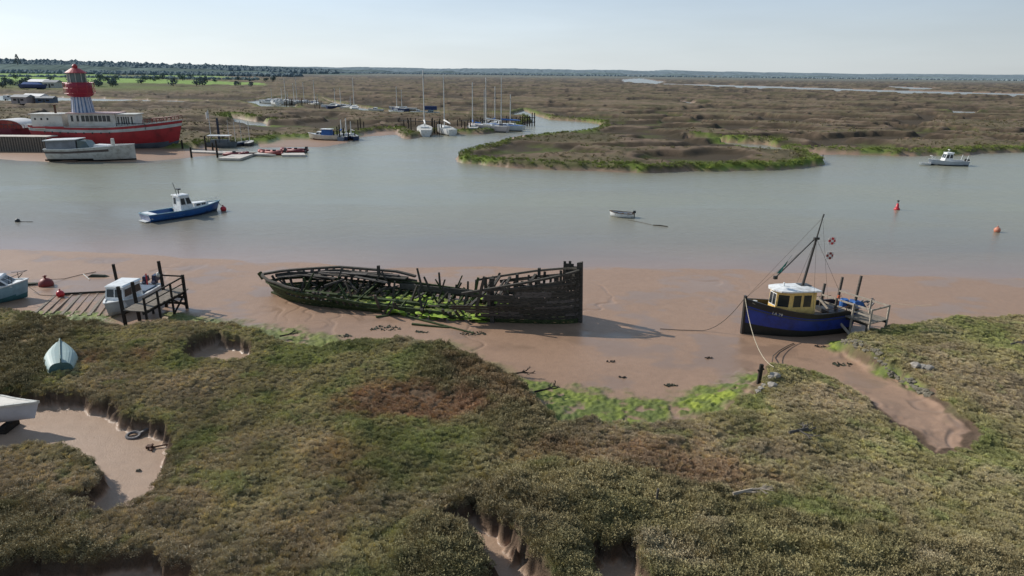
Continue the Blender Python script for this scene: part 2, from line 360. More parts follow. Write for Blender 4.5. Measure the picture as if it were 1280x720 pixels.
# ------------------------------------------------------------------ vegetation (stuff)
vmats = {}
def vegmat(name):
    m, t, b, N, L = nt(name)
    a = N('ShaderNodeAttribute', attribute_name='vcol'); a.attribute_type = 'INSTANCER'
    a2 = N('ShaderNodeAttribute', attribute_name='leaf')
    vm = N('ShaderNodeVectorMath', operation='SCALE'); L(a.outputs['Color'], vm.inputs[0]); L(a2.outputs['Fac'], vm.inputs['Scale'])
    L(vm.outputs[0], b.inputs['Base Color']); b.inputs['Roughness'].default_value = .75; b.inputs['Specular IOR Level'].default_value = .15
    return m
VM = vegmat('marsh_leaf')
def tuft(name, kind, seed):
    rnd = random.Random(seed); vs = []; fs = []; lf = []
    def leaf(p, d, w, l, s):
        d = Vector(d).normalized(); a = d.cross(Vector((rnd.uniform(-1, 1), rnd.uniform(-1, 1), rnd.uniform(-1, 1)))).normalized()*w
        p = Vector(p); i = len(vs)
        vs.extend([p, p+d*l*.5+a, p+d*l, p+d*l*.5-a]); fs.append((i, i+1, i+2, i+3)); lf.extend([s]*4)
    if kind == 'dome':
        for k in range(190):
            th = rnd.uniform(0, 6.283); e = rnd.uniform(0, 1)**.7; r = .26*rnd.uniform(.6, 1)
            ce = math.sqrt(1-e*e); n = (math.cos(th)*ce, math.sin(th)*ce, e*.95)
            leaf((n[0]*r, n[1]*r, n[2]*r*.95), (n[0]+rnd.uniform(-.6,.6), n[1]+rnd.uniform(-.6,.6), n[2]+rnd.uniform(-.3,.9)), rnd.uniform(.011,.019), rnd.uniform(.035,.07), rnd.uniform(.75, 1.15)*(.6+.42*e))
    elif kind == 'grass':
        for k in range(80):
            th = rnd.uniform(0, 6.283); r = rnd.uniform(0, .16); q = rnd.uniform(.15, .9)
            leaf((math.cos(th)*r, math.sin(th)*r, 0), (math.cos(th)*q, math.sin(th)*q, 1), rnd.uniform(.008,.016), rnd.uniform(.14,.30), rnd.uniform(.7, 1.35))
    else:
        for st in range(9):
            th = rnd.uniform(0, 6.283); tl = rnd.uniform(.1, .6); hgt = rnd.uniform(.22, .42)
            d = Vector((math.cos(th)*tl, math.sin(th)*tl, 1)).normalized()
            leaf((0,0,0), d, .007, hgt, .6)
            for k in range(22):
                p = d*hgt*rnd.uniform(.25, 1)
                leaf(p, (d.x+rnd.uniform(-1,1), d.y+rnd.uniform(-1,1), rnd.uniform(0,1)), rnd.uniform(.009,.016), rnd.uniform(.035,.065), rnd.uniform(.7, 1.15))
    me = bpy.data.meshes.new(name); me.from_pydata([tuple(v) for v in vs], [], fs)
    a = me.attributes.new('leaf', 'FLOAT', 'POINT'); a.data.foreach_set('value', lf); me.materials.append(VM)
    return bpy.data.objects.new(name, me)
srcs = bpy.data.collections.new('tuft_sources')
for k, (n, kd) in enumerate([('a_dome','dome'),('b_dome','dome'),('c_grass','grass'),('d_grass','grass'),('e_twig','twig'),('f_twig','twig')]):
    srcs.objects.link(tuft(n, kd, k+1))
rng = np.random.default_rng(5)
def scatter(name, n, y0, y1, wide, pw, smin, smax, farmode=False):
    y = y0 + (y1-y0)*rng.random(n)**pw; x = (rng.random(n)*2-1)*(y*.80+wide)
    z, A = terrain(x, y)
    v1 = fbm(x/5, y/5, 63, 4); v2 = fbm(x/1.3, y/1.3, 64, 3); v3 = fbm(x/.9, y/.9, 71, 2); big = fbm(x/9, y/9, 72, 2)
    if farmode:
        keep = (A['veg'] > .5) & (rng.random(n) < np.clip(.12+A['edge'], 0, .8))
    else:
        keep = (A['veg']*(1-.42*np.clip(A['bare'], 0, 1)) > .35+.3*rng.random(n)) & ((v2 > -.42) | (rng.random(n) < .35))
    x, y, z, v1, v2, v3, big = [q[keep] for q in (x, y, z, v1, v2, v3, big)]
    A = {k: q[keep] for k, q in A.items()}; n = len(x)
    bk = sdf(x, y, BANKP) if not farmode else np.full(n, -9.)
    scrub = np.clip(ss(-.3, .8, bk) + ss(.1, .5, big) + .5*ss(.5, .1, np.abs(A['edge']-.8))*ss(-.2, .3, v1), 0, 1)
    r = rng.random(n)
    kind = np.where(r < .15 + .22*scrub, rng.integers(4, 6, n), np.where(r < .70 + .2*scrub, rng.integers(0, 2, n), rng.integers(2, 4, n)))
    s = smin + (smax-smin)*rng.random(n)*(.6+.4*scrub)
    s = s*(.74+.22*scrub)*(1-.35*ss(34, 46, y)) if not farmode else s
    clump = fbm(x/1.7, y/1.7, 81, 3)
    base = np.ones((n, 3))*np.array((.35, .305, .165))
    base = mixc(base, (.39, .315, .21), ss(-.1, .45, v1)); base = mixc(base, (.27, .275, .115), ss(.05, .5, -v1+.4*v2)*.9)
    base = mixc(base, (.26, .30, .11), ss(.25, .6, v3-.2*v1)*.4)
    base = mixc(base, (.225, .185, .095), scrub*.8)
    base = mixc(base, (.34, .21, .13), np.clip(A['bare'], 0, 1)*.9*(0 if farmode else 1))
    if farmode: base = mixc(base*.55, (.20, .27, .05), np.clip(A['edge'], 0, 1)*.7)
    base = mixc(base, (.40, .33, .22), ss(.25, .5, fbm(x/2.6, y/2.6, 82, 2))*.6*(0 if farmode else 1)); base = base*(1.16+.45*clump)[:, None]*(1.0 if farmode else 1.14)
    base = base*(.8+.4*rng.random(n))[:, None]
    isg = (kind >= 2) & (kind < 4); base[isg] = base[isg]*np.array((1.03, 1.02, .88))
    me = bpy.data.meshes.new(name); me.vertices.add(n)
    me.vertices.foreach_set('co', np.stack([x, y, z-.03*s], -1).astype(np.float32).ravel())
    for nm, ty, dat in (('scl', 'FLOAT', s.astype(np.float32)), ('knd', 'INT', kind.astype(np.int32)), ('rot', 'FLOAT', (rng.random(n)*6.283).astype(np.float32))):
        a = me.attributes.new(nm, ty, 'POINT'); a.data.foreach_set('value', dat)
    a = me.attributes.new('vcol', 'FLOAT_COLOR', 'POINT'); a.data.foreach_set('color', np.concatenate([base, np.ones((n, 1))], 1).astype(np.float32).ravel())
    o = bpy.data.objects.new(name, me); col.objects.link(o)
    ng = bpy.data.node_groups.new(name, 'GeometryNodeTree')
    ng.interface.new_socket('Geometry', in_out='INPUT', socket_type='NodeSocketGeometry'); ng.interface.new_socket('Geometry', in_out='OUTPUT', socket_type='NodeSocketGeometry')
    nn = ng.nodes.new; lk = ng.links.new
    gi = nn('NodeGroupInput'); go = nn('NodeGroupOutput'); ip = nn('GeometryNodeInstanceOnPoints'); ci = nn('GeometryNodeCollectionInfo')
    ci.inputs['Collection'].default_value = srcs; ci.inputs['Separate Children'].default_value = True; ci.inputs['Reset Children'].default_value = True
    ip.inputs['Pick Instance'].default_value = True
    def na(nm, dt):
        q = nn('GeometryNodeInputNamedAttribute'); q.data_type = dt; q.inputs['Name'].default_value = nm; return q.outputs['Attribute']
    lk(gi.outputs[0], ip.inputs['Points']); lk(ci.outputs[0], ip.inputs['Instance']); lk(na('knd', 'INT'), ip.inputs['Instance Index']); lk(na('scl', 'FLOAT'), ip.inputs['Scale'])
    cx = nn('ShaderNodeCombineXYZ'); lk(na('rot', 'FLOAT'), cx.inputs['Z']); lk(cx.outputs[0], ip.inputs['Rotation'])
    lk(ip.outputs[0], go.inputs[0])
    md = o.modifiers.new('scatter', 'NODES'); md.node_group = ng
    return o
o = scatter('marsh_vegetation', 190000, 14, 60, 10, 1.25, .42, 1.15)
tagp(o, 'low sea purslane, grass and scrub covering the near saltmarsh', 'marsh plants', kind='stuff')
o = scatter('far_marsh_vegetation', 60000, 96, 260, 20, 1.2, 1.2, 2.2, True)
tagp(o, 'low marsh plants on the islands and banks across the channel', 'marsh plants', kind='stuff')

# ------------------------------------------------------------------ world, sun
SUN_EL = R(33)
sv = Vector((-6.5, 3.0, 0)).normalized()*math.cos(SUN_EL) + Vector((0, 0, math.sin(SUN_EL)))
w = bpy.data.worlds.new('World'); scene.world = w; w.use_nodes = True
t = w.node_tree; bg = t.nodes['Background']; sk = t.nodes.new('ShaderNodeTexSky'); sk.sky_type = 'NISHITA'; sk.sun_disc = False
sk.sun_elevation = SUN_EL; sk.sun_rotation = math.atan2(sv.x, sv.y)
sk.air_density = 1.0; sk.dust_density = .6; sk.ozone_density = 1.5; sk.altitude = 0
bg.inputs['Strength'].default_value = .022
tc = t.nodes.new('ShaderNodeTexCoord'); sx = t.nodes.new('ShaderNodeSeparateXYZ'); t.links.new(tc.outputs['Generated'], sx.inputs[0])
rp = t.nodes.new('ShaderNodeValToRGB'); e = rp.color_ramp.elements
e[0].position = 0; e[0].color = (.62, .68, .72, 1); e[1].position = 1; e[1].color = (.22, .31, .44, 1)
k = e.new(.06); k.color = (.55, .63, .71, 1); k = e.new(.16); k.color = (.37, .49, .65, 1); k = e.new(.45); k.color = (.24, .33, .46, 1)
t.links.new(sx.outputs['Z'], rp.inputs[0])
# haze is paler towards the sun (left), greyer away from it
vd = t.nodes.new('ShaderNodeVectorMath'); vd.operation = 'DOT_PRODUCT'; vd.inputs[1].default_value = sv; t.links.new(tc.outputs['Generated'], vd.inputs[0])
mr = t.nodes.new('ShaderNodeMapRange'); mr.inputs['From Min'].default_value = -.4; mr.inputs['From Max'].default_value = .95; mr.inputs['To Min'].default_value = .82; mr.inputs['To Max'].default_value = 1.75; t.links.new(vd.outputs['Value'], mr.inputs['Value'])
cn = t.nodes.new('ShaderNodeTexNoise'); cm = t.nodes.new('ShaderNodeMapping'); cm.inputs['Scale'].default_value = (2.2, 2.2, 14); t.links.new(tc.outputs['Generated'], cm.inputs[0]); t.links.new(cm.outputs[0], cn.inputs['Vector'])
cn.inputs['Scale'].default_value = 1.6; cn.inputs['Detail'].default_value = 5
cr2_ = t.nodes.new('ShaderNodeMapRange'); cr2_.inputs['From Min'].default_value = .45; cr2_.inputs['From Max'].default_value = .75; cr2_.inputs['To Min'].default_value = 1; cr2_.inputs['To Max'].default_value = 1.09; t.links.new(cn.outputs['Fac'], cr2_.inputs['Value'])
mu = t.nodes.new('ShaderNodeMath'); mu.operation = 'MULTIPLY'; t.links.new(mr.outputs[0], mu.inputs[0]); t.links.new(cr2_.outputs[0], mu.inputs[1])
hs = t.nodes.new('ShaderNodeVectorMath'); hs.operation = 'SCALE'; t.links.new(rp.outputs[0], hs.inputs[0]); t.links.new(mu.outputs[0], hs.inputs['Scale'])
b2 = t.nodes.new('ShaderNodeBackground'); b2.inputs['Strength'].default_value = .72; t.links.new(hs.outputs[0], b2.inputs[0])
ad = t.nodes.new('ShaderNodeAddShader'); t.links.new(sk.outputs[0], bg.inputs[0]); t.links.new(bg.outputs[0], ad.inputs[0]); t.links.new(b2.outputs[0], ad.inputs[1])
t.links.new(ad.outputs[0], t.nodes['World Output'].inputs[0])
sd = bpy.data.lights.new('sun', 'SUN'); sd.energy = 4.9; sd.angle = R(.5); sd.color = (1, .95, .87)
so = bpy.data.objects.new('sun', sd); col.objects.link(so); so.rotation_euler = (-sv).to_track_quat('-Z', 'Y').to_euler()
scene.view_settings.view_transform = 'Standard'; scene.view_settings.look = 'None'; scene.view_settings.exposure = 0; scene.view_settings.gamma = 1
# ================================================================== object helpers
class MB:
    def __init__(s): s.v = []; s.f = []; s.m = []
    def add(s, vs, fs, mi=0):
        o = len(s.v); s.v += [tuple(p) for p in vs]; s.f += [tuple(i+o for i in f) for f in fs]; s.m += [mi]*len(fs); return s
    def hexa(s, b, t, mi=0):
        return s.add(list(b)+list(t), [(3,2,1,0),(4,5,6,7),(0,1,5,4),(1,2,6,5),(2,3,7,6),(3,0,4,7)], mi)
    def box(s, c, d, rz=0, mi=0):
        x, y, z = d[0]/2, d[1]/2, d[2]/2; m = Matrix.Rotation(rz, 3, 'Z'); c = Vector(c)
        q = [m @ Vector(p) + c for p in ((-x,-y,-z),(x,-y,-z),(x,y,-z),(-x,y,-z),(-x,-y,z),(x,-y,z),(x,y,z),(-x,y,z))]
        return s.hexa(q[:4], q[4:], mi)
    def beam(s, a, b, w=.1, h=None, mi=0, taper=1.0):
        a = Vector(a); b = Vector(b); h = h or w; d = (b-a)
        if d.length < 1e-6: return s
        d.normalize(); u = Vector((0,0,1)) if abs(d.z) < .95 else Vector((0,1,0))
        r = d.cross(u).normalized(); u = r.cross(d)
        q = lambda p, k: [p-r*w/2*k-u*h/2*k, p+r*w/2*k-u*h/2*k, p+r*w/2*k+u*h/2*k, p-r*w/2*k+u*h/2*k]
        return s.hexa(q(a, 1), q(b, taper), mi)
    def tube(s, a, b, r1, r2=None, n=8, mi=0, cap=True):
        a = Vector(a); b = Vector(b); r2 = r1 if r2 is None else r2; d = (b-a).normalized()
        u = Vector((0,0,1)) if abs(d.z) < .9 else Vector((1,0,0)); x = d.cross(u).normalized(); y = d.cross(x)
        vs = [p+(x*math.cos(k*2*math.pi/n)+y*math.sin(k*2*math.pi/n))*r for p, r in ((a, r1), (b, r2)) for k in range(n)]
        fs = [(k, (k+1) % n, n+(k+1) % n, n+k) for k in range(n)]
        if cap: fs += [tuple(range(n))[::-1], tuple(range(n, 2*n))]
        return s.add(vs, fs, mi)
    def path(s, pts, r, n=5, mi=0):
        for a, b in zip(pts[:-1], pts[1:]): s.tube(a, b, r, r, n, mi)
        return s
    def lathe(s, prof, n=16, c=(0,0,0), mi=0):
        vs = [(c[0]+r*math.cos(k*2*math.pi/n), c[1]+r*math.sin(k*2*math.pi/n), c[2]+z) for r, z in prof for k in range(n)]
        fs = [(j*n+k, j*n+(k+1) % n, (j+1)*n+(k+1) % n, (j+1)*n+k) for j in range(len(prof)-1) for k in range(n)]
        return s.add(vs, fs, mi)
    def grid(s, rows, mi=0, flip=False):
        nc = len(rows[0]); vs = [p for r in rows for p in r]
        fs = [(j*nc+k, j*nc+k+1, (j+1)*nc+k+1, (j+1)*nc+k) for j in range(len(rows)-1) for k in range(nc-1)]
        if flip: fs = [f[::-1] for f in fs]
        return s.add(vs, fs, mi)
    def panel(s, A, B, C, D, u0, u1, v0, v1, off=.012, th=.02, mi=0):
        """a thin slab lying proud of the quad A B C D (bl br tr tl seen from outside)"""
        A, B, C, D = map(Vector, (A, B, C, D)); n = (B-A).cross(D-A).normalized()
        p = lambda u, v: (A*(1-u)+B*u)*(1-v)+(D*(1-u)+C*u)*v
        q = [p(u0, v0), p(u1, v0), p(u1, v1), p(u0, v1)]
        return s.hexa([x-n*th for x in q], [x+n*off for x in q], mi)
    def build(s, name, mats, parent=None, smooth=False, label=None):
        me = bpy.data.meshes.new(name); me.from_pydata(s.v, [], s.f)
        if not isinstance(mats, (list, tuple)): mats = [mats]
        for m in mats: me.materials.append(m)
        me.polygons.foreach_set('material_index', s.m)
        if smooth: me.polygons.foreach_set('use_smooth', [True]*len(s.f))
        me.update()
        o = bpy.data.objects.new(name, me); col.objects.link(o)
        if parent is not None: o.parent = parent
        if label: o['label'] = label
        return o
def thing(name, label, cat, loc, rz=0, group=None, rx=0, ry=0):
    o = bpy.data.objects.new(name, None); col.objects.link(o); o.empty_display_size = .2
    o.location = loc; o.rotation_euler = (rx, ry, rz); tagp(o, label, cat, group); return o
def solo(mb, name, mats, label, cat, loc=(0,0,0), rz=0, group=None, smooth=False, rx=0, ry=0):
    o = mb.build(name, mats, None, smooth); o.location = loc; o.rotation_euler = (rx, ry, rz); tagp(o, label, cat, group); return o
def head(a, b): return math.atan2(b.y-a.y, b.x-a.x)
def lerp(xs, ys, x): return float(np.interp(x, xs, ys))

W_ = lambda n, c, **k: mat(n, c, **{**dict(rough=.85, var=.45, scale=4, bump=.5, spec=.2, stretch=(1, 1, 3)), **k})
OLDWOOD = W_('wet_black_timber', (.036, .031, .026), var=.6)
WRECKW = W_('rotten_wreck_timber', (.066, .058, .048), var=.6, dirt=(.026, .028, .018))
WRECKG = W_('weeded_wreck_timber', (.048, .064, .026), var=.6, dirt=(.02, .027, .012))
WRECKM = W_('greyed_wreck_timber', (.115, .10, .088), var=.6, dirt=(.045, .04, .034))
WRECKT = W_('weathered_grey_timber', (.10, .088, .075), var=.5)
GREYW = W_('grey_boards', (.23, .195, .155), var=.35)
BROWNW = W_('brown_boards', (.12, .075, .05), var=.45)
PALEW = W_('pale_boards', (.36, .31, .25), var=.3)
WHITE = mat('white_paint', (.72, .72, .70), .35, .10, 2.0, dirt=(.48, .46, .42))
OWHITE = mat('dirty_white_paint', (.50, .48, .43), .5, .3, 1.2, dirt=(.30, .27, .22))
BLACK = mat('black_paint', (.018, .018, .018), .4, .4, 3)
DGREY = mat('dark_grey_paint', (.05, .052, .055), .5, .4, 2)
LGREY = mat('light_grey_deck', (.42, .42, .40), .6, .2, 2)
BLUE = mat('cobalt_blue_paint', (.013, .034, .21), .45, .45, 1.6, dirt=(.012, .022, .10))
CBLUE = mat('mid_blue_paint', (.018, .10, .30), .3, .3, 1.5)
TARPB = mat('blue_cover_cloth', (.03, .12, .36), .7, .4, 6)
PBLUE = mat('pale_blue_paint', (.22, .36, .42), .45, .25, 2)
TEAL = mat('faded_teal_paint', (.27, .35, .33), .6, .35, 3, dirt=(.30, .36, .33))
TEALD = mat('worn_teal_keel', (.06, .13, .13), .6, .35, 3)
RED = mat('red_hull_paint', (.34, .022, .028), .5, .45, .5, dirt=(.19, .015, .02))
BRED = mat('bright_red_plastic', (.50, .02, .03), .4, .3, 4)
DRED = mat('dull_red_plastic', (.22, .025, .02), .55, .4, 4)
ORANGE = mat('orange_plastic', (.65, .14, .05), .5, .3, 4)
YELLOW = mat('ochre_yellow_paint', (.74, .50, .16), .5, .35, 3, dirt=(.50, .30, .10))
YDOOR = mat('varnished_door', (.36, .22, .05), .5, .3, 3)
GLASS = mat('dark_window_glass', (.02, .026, .03), .08, .3, 1)
GLASSG = mat('greenish_window_glass', (.08, .12, .12), .1, .3, 1)
RUST = mat('rusty_metal', (.10, .045, .025), .8, .5, 6)
ALU = mat('pale_mast_metal', (.55, .55, .53), .4, .1, 2)
DMAST = mat('dark_mast', (.03, .027, .024), .5, .3, 2)
STRIPE = mat('faded_blue_paint', (.12, .20, .34), .6, .4, 2)
ROPE = mat('pale_rope', (.42, .36, .26), .9, .3, 8)
DROPE = mat('muddy_rope', (.10, .08, .06), .9, .3, 8)
GNET = mat('green_net', (.03, .16, .12), .9, .4, 6)
WEED = mat('dark_seaweed', (.035, .038, .018), .8, .6, 5, bump=.6)
ALGM = mat('bright_green_weed', (.24, .34, .03), .85, .5, 6, bump=.5, dirt=(.10, .17, .02))
STONE = mat('pale_stone', (.17, .15, .11), .9, .35, 3, bump=.6, dirt=(.06, .06, .035))
RUB = mat('grey_rubber', (.13, .12, .12), .6, .3, 3)
MREDR = mat('maroon_rubber', (.20, .03, .035), .55, .3, 3)

def hull(L, B, sheer, keel, mats, bands, e=.62, full=.55, transom=.75, rake=.08, nx=26, nz=10, bow_p=.8, stern_p=None):
    """boat shell along +X (bow). sheer/keel are functions of t (0 stern .. 1 bow); bands = [(z_from, mat_index)] top-down"""
    mb = MB(); rows = {1: [], -1: []}
    def beamf(t):
        a = 1 - max(0, (t-full)/(1-full))**(1/bow_p*1.9)
        if stern_p is None: s_ = transom + (1-transom)*min(1, t/.4)**.8
        else: s_ = min(1, max(0, t/.42))**stern_p
        return B/2*max(0, a)*s_
    def pt(t, a, sd):
        sh, ke = sheer(t), keel(t); k = a*math.pi/2
        z = ke + (sh-ke)*(1-math.sin(k))
        ee = e + (1.15-e)*max(0, (t-.6)/.4)
        y = beamf(t)*max(0.0, math.cos(k))**ee*sd
        zz = (z-ke)/(sh-ke)
        x = -L/2 + L*t + rake*L*zz*max(0, (t-.7)/.3)**2 - .03*L*zz*max(0, (.1-t)/.1)
        return Vector((x, y, z))
    ts = [1-(1-i/nx)**1.25 for i in range(nx+1)]
    for i in range(nx):
        for j in range(nz):
            for sd in (1, -1):
                q = [pt(ts[i], j/nz, sd), pt(ts[i+1], j/nz, sd), pt(ts[i+1], (j+1)/nz, sd), pt(ts[i], (j+1)/nz, sd)]
                if sd > 0: q = q[::-1]
                fz = sum(((p.z-keel(tt))/(sheer(tt)-keel(tt)) for p, tt in zip(q, (ts[i],)*2+(ts[i+1],)*2)))/4
                zc = sum(p.z for p in q)/4
                mi = bands[-1][1]
                for zf, m_ in bands:
                    if (zf(ts[i]) if callable(zf) else zf) <= zc: mi = m_; break
                mb.add(q, [(0, 1, 2, 3)], mi)
    tr = [pt(0, j/nz, 1) for j in range(nz+1)] + [pt(0, j/nz, -1) for j in range(nz-1, -1, -1)]
    if stern_p is None: mb.add(tr, [tuple(range(len(tr)))], bands[0][1])
    return mb, pt, beamf
def merge(o):
    import bmesh
    bm = bmesh.new(); bm.from_mesh(o.data); bmesh.ops.remove_doubles(bm, verts=bm.verts, dist=.0008); bm.to_mesh(o.data); bm.free()
    o.data.polygons.foreach_set('use_smooth', [True]*len(o.data.polygons))
    if hasattr(o.data, 'set_sharp_from_angle'): o.data.set_sharp_from_angle(angle=R(40))
    return o
def deck(pt, drop, mats, parent, t0=.01, t1=.97, inset=.97, name='deck', n=16, z=None):
    mb = MB(); rows = []
    for i in range(n+1):
        t = t0+(t1-t0)*i/n; a = pt(t, 0, 1); zz = (a.z-drop) if z is None else z
        rows.append([Vector((a.x, a.y*inset*k, zz+.03*(1-k*k))) for k in (-1, -.5, 0, .5, 1)])
    mb.grid(rows, flip=True); mb.grid([[p-Vector((0,0,.04)) for p in r] for r in rows])
    return mb.build(name, mats, parent)
def gunwale(pt, mats, parent, w=.07, h=.08, n=26, t1=1.0, name='gunwale', a=0.0, out=.0, stern=True):
    mb = MB()
    for sd in (1, -1):
        ps = [pt(t1*i/n, a, sd)+Vector((0, sd*out, 0)) for i in range(n+1)]
        for p, q in zip(ps[:-1], ps[1:]): mb.beam(p, q+(q-p)*.03, w, h)
    if stern and a == 0: mb.beam(pt(0, 0, 1), pt(0, 0, -1), w, h)
    return mb.build(name, mats, parent)
def sag(a, b, d, n=14):
    a = Vector(a); b = Vector(b)
    return [a.lerp(b, i/n) - Vector((0, 0, d*4*(i/n)*(1-i/n))) for i in range(n+1)]
def rope(name, pts, r, m, label, cat='rope', group=None):
    o = Vector(pts[0]); return solo(MB().path([Vector(p)-o for p in pts], r), name, m, label, cat, o, group=group)
def windows(parent, A, B, C, D, spans, v0=.35, v1=.85, fm=None, gm_=GLASS, pad=.03):
    for u0, u1 in spans:
        f = MB().panel(A, B, C, D, u0-pad, u1+pad, v0-pad*1.2, v1+pad*1.2, .014, .01).build('window', fm or WHITE, parent)
        MB().panel(A, B, C, D, u0, u1, v0, v1, .022, .005).build('pane', gm_, f)
def text_mesh(s, size, m, parent, name='lettering', extr=.003):
    cu = bpy.data.curves.new(name, 'FONT'); cu.body = s; cu.size = size; cu.extrude = extr; cu.offset = size*.012
    o = bpy.data.objects.new(name, cu); col.objects.link(o)
    dg = bpy.context.evaluated_depsgraph_get(); me = bpy.data.meshes.new_from_object(o.evaluated_get(dg))
    bpy.data.objects.remove(o); o = bpy.data.objects.new(name, me); col.objects.link(o); me.materials.clear(); me.materials.append(m); o.parent = parent
    return o
def place_on(o, p, xdir, normal):
    x = Vector(xdir).normalized(); z = Vector(normal).normalized(); y = z.cross(x).normalized(); x = y.cross(z)
    m = Matrix((x, y, z)).transposed().to_4x4(); m.translation = p; o.matrix_local = m

# ================================================================== the wreck
def make_wreck():
    rnd = random.Random(11)
    a = P(330, 360, .25); b = P(724, 401, .3); L = (b-a).length
    t = thing('shipwreck', 'large rotten timber barge wreck with a tall black end post, lying open on the mud', 'shipwreck', (a.x, a.y, .1), head(a, b))
    bm_ = lambda s: 3.1*min(1, (max(0, s)/.2))**.62*min(1, (max(0, 1-s)/.36))**.55
    def pos(s, sd, z, off=0):
        b_ = bm_(s); ov = .045*L*max(0, 1-s/.12)*max(0, 1-z/1.4) if s < .12 else 0
        return Vector((s*L+ov, sd*(b_*(.70+.30*min(1, max(0, z)/1.5))+off), z))
    n_pl = lambda s: lerp([0,.1,.2,.35,.45,.55,.63,.67,.72,.78,.85,1], [.9,1.1,1.1,.85,.6,.3,.25,.6,1.4,2.4,2.9,3.05], s)
    f_pl = lambda s: lerp([0,.1,.25,.42,.5,.6,.72,.8,.9,1], [.85,.75,.6,.7,.5,.5,.65,1.2,2.0,2.7], s)
    n_rb = lambda s: lerp([0,.2,.33,.42,.55,.63,.68,.75,.85,1], [1.25,1.4,1.15,.9,.75,.8,1.4,2.5,3.2,3.7], s)
    f_rb = lambda s: lerp([0,.2,.4,.46,.55,.66,.75,.85,1], [1.2,1.35,1.4,1.2,.9,.85,1.5,2.7,3.75], s)
    for sd, fp, nm in ((-1, n_pl, 'near'), (1, f_pl, 'far')):
        up_ = MB(); h = .2; k = 0
        z = -.35
        while z < 3.1:
            s = 0
            while s < 1:
                ln = rnd.uniform(.09, .17); e = min(1, s+ln); mid = (s+e)/2
                if fp(mid) > z+h*.6 and not (z > fp(mid)-.5 and rnd.random() < .28) and not (.40 < mid < .68 and rnd.random() < .25):
                    n = 5; g = .012; dz = rnd.uniform(-.015, .015)
                    outer = [[pos(s+(e-s)*i/n*.995, sd, zz, sd*0+o) for i in range(n+1)] for zz, o in ((z+g+dz, .05), (z+h-g+dz, .05+rnd.uniform(0,.02)))]
                    inner = [[p-Vector((0, sd*.06, 0)) for p in r] for r in outer]
                    mi = 1 if (z < .9 and s < .62) or z < .3 else (2 if rnd.random() < .22 else 0)
                    up_.grid([outer[0], outer[1]], mi); up_.grid([outer[1], inner[1]], mi); up_.grid([inner[1], inner[0]], mi); up_.grid([inner[0], outer[0]], mi)
                s = e
            z += h
        up_.build('hull_planking', [WRECKW, WRECKG, WRECKM], t)
    # frames
    for i in range(46):
        s = .012+.976*i/45
        for sd, fr in ((-1, n_rb), (1, f_rb)):
            tp = fr(s)*rnd.uniform(.8, 1.0) if not .36 < s < .74 else fr(s)*rnd.choice([rnd.uniform(.3, .8), rnd.uniform(.8, 1.9)])
            if .05 < s < .3 and rnd.random() < .9: tp = fr(s)
            if rnd.random() < .14: continue
            mb = MB(); zs = [-.3, .3, .9, 1.5, 2.2, 2.9, 4.2]; prev = pos(s, sd, -.3, -.1); w = rnd.uniform(.13, .2)
            lean = rnd.uniform(-.5, .5) if .34 < s < .75 else rnd.uniform(-.06, .06)
            for zz in zs[1:]:
                z1 = min(zz, tp); q = pos(s, sd, z1, -.1); q.x += lean*max(0, z1-.3)
                mb.beam(prev, q+(q-prev)*.02, w, w*.9); prev = q
                if zz >= tp: break
            mb.build('rib', WRECKW if rnd.random() < .8 else WRECKT, t)
    # rails and stringers
    def stringer(sd, s0, s1, zf, off, w, h, m=WRECKW, n=14, nm='rail'):
        mb = MB(); ps = [pos(s0+(s1-s0)*i/n, sd, zf(s0+(s1-s0)*i/n), off) for i in range(n+1)]
        for p, q in zip(ps[:-1], ps[1:]): mb.beam(p, q+(q-p)*.04, w, h)
        mb.build(nm, m, t)
    stringer(-1, 0, .21, lambda s: n_rb(s)+.05+.04*math.sin(s*70), 0, .2, .10)
    stringer(-1, 0, .40, lambda s: n_pl(s)+.05, .06, .12, .16, WRECKG)
    stringer(1, 0, .46, lambda s: f_rb(s)+.06, 0, .26, .14)
    stringer(1, .02, .47, lambda s: f_rb(s)-.2+.05*math.sin(s*40), -.14, .10, .26)
    stringer(1, .03, .30, lambda s: 1.0, -.5, .5, .07, WRECKT)
    stringer(1, .25, .44, lambda s: 1.2, -.45, .7, .08)
    stringer(1, .3, .68, lambda s: .95-.35*max(0, (s-.3)/.4), -.15, .12, .34, WRECKG)
    stringer(1, .42, .80, lambda s: .62, -.28, .14, .4, WRECKT)
    stringer(-1, .28, .66, lambda s: .55, -.2, .14, .3, WRECKG)
    stringer(-1, .70, .995, lambda s: 2.25+(s-.70)*5.0, .0, .2, .13)
    stringer(-1, .80, .99, lambda s: 2.55+(s-.8)*3.6, .0, .09, .10)
    stringer(-1, .76, .99, lambda s: 2.6+(s-.8)*1.9, .07, .1, .14)
    stringer(1, .66, .995, lambda s: 1.4+(s-.66)*7.3 if s < .85 else 2.79+(s-.85)*6.4, 0, .2, .13)
    stringer(1, .74, .98, lambda s: 1.6+(s-.74)*6.6, -.02, .1, .22)
    # end post with its apron of upright boards
    mb = MB(); e = L
    mb.hexa([(e-.25,-.17,-.5),(e+.22,-.17,-.5),(e+.22,.17,-.5),(e-.25,.17,-.5)], [(e-.28,-.17,4.2),(e+.06,-.17,4.26),(e+.06,.17,4.26),(e-.28,.17,4.16)])
    mb.build('end_post', WRECKW, t)
    for sd in (-1, 1):
      mb = MB()
      for k in range(7):
        s = .945+.008*k; p = pos(s, sd, 2.6, .02); q = pos(s, sd, 2.6, .02); q.z = rnd.uniform(3.4, 4.0); mb.beam(p, q, .17, .06)
      mb.build('bow_boards', WRECKW, t)
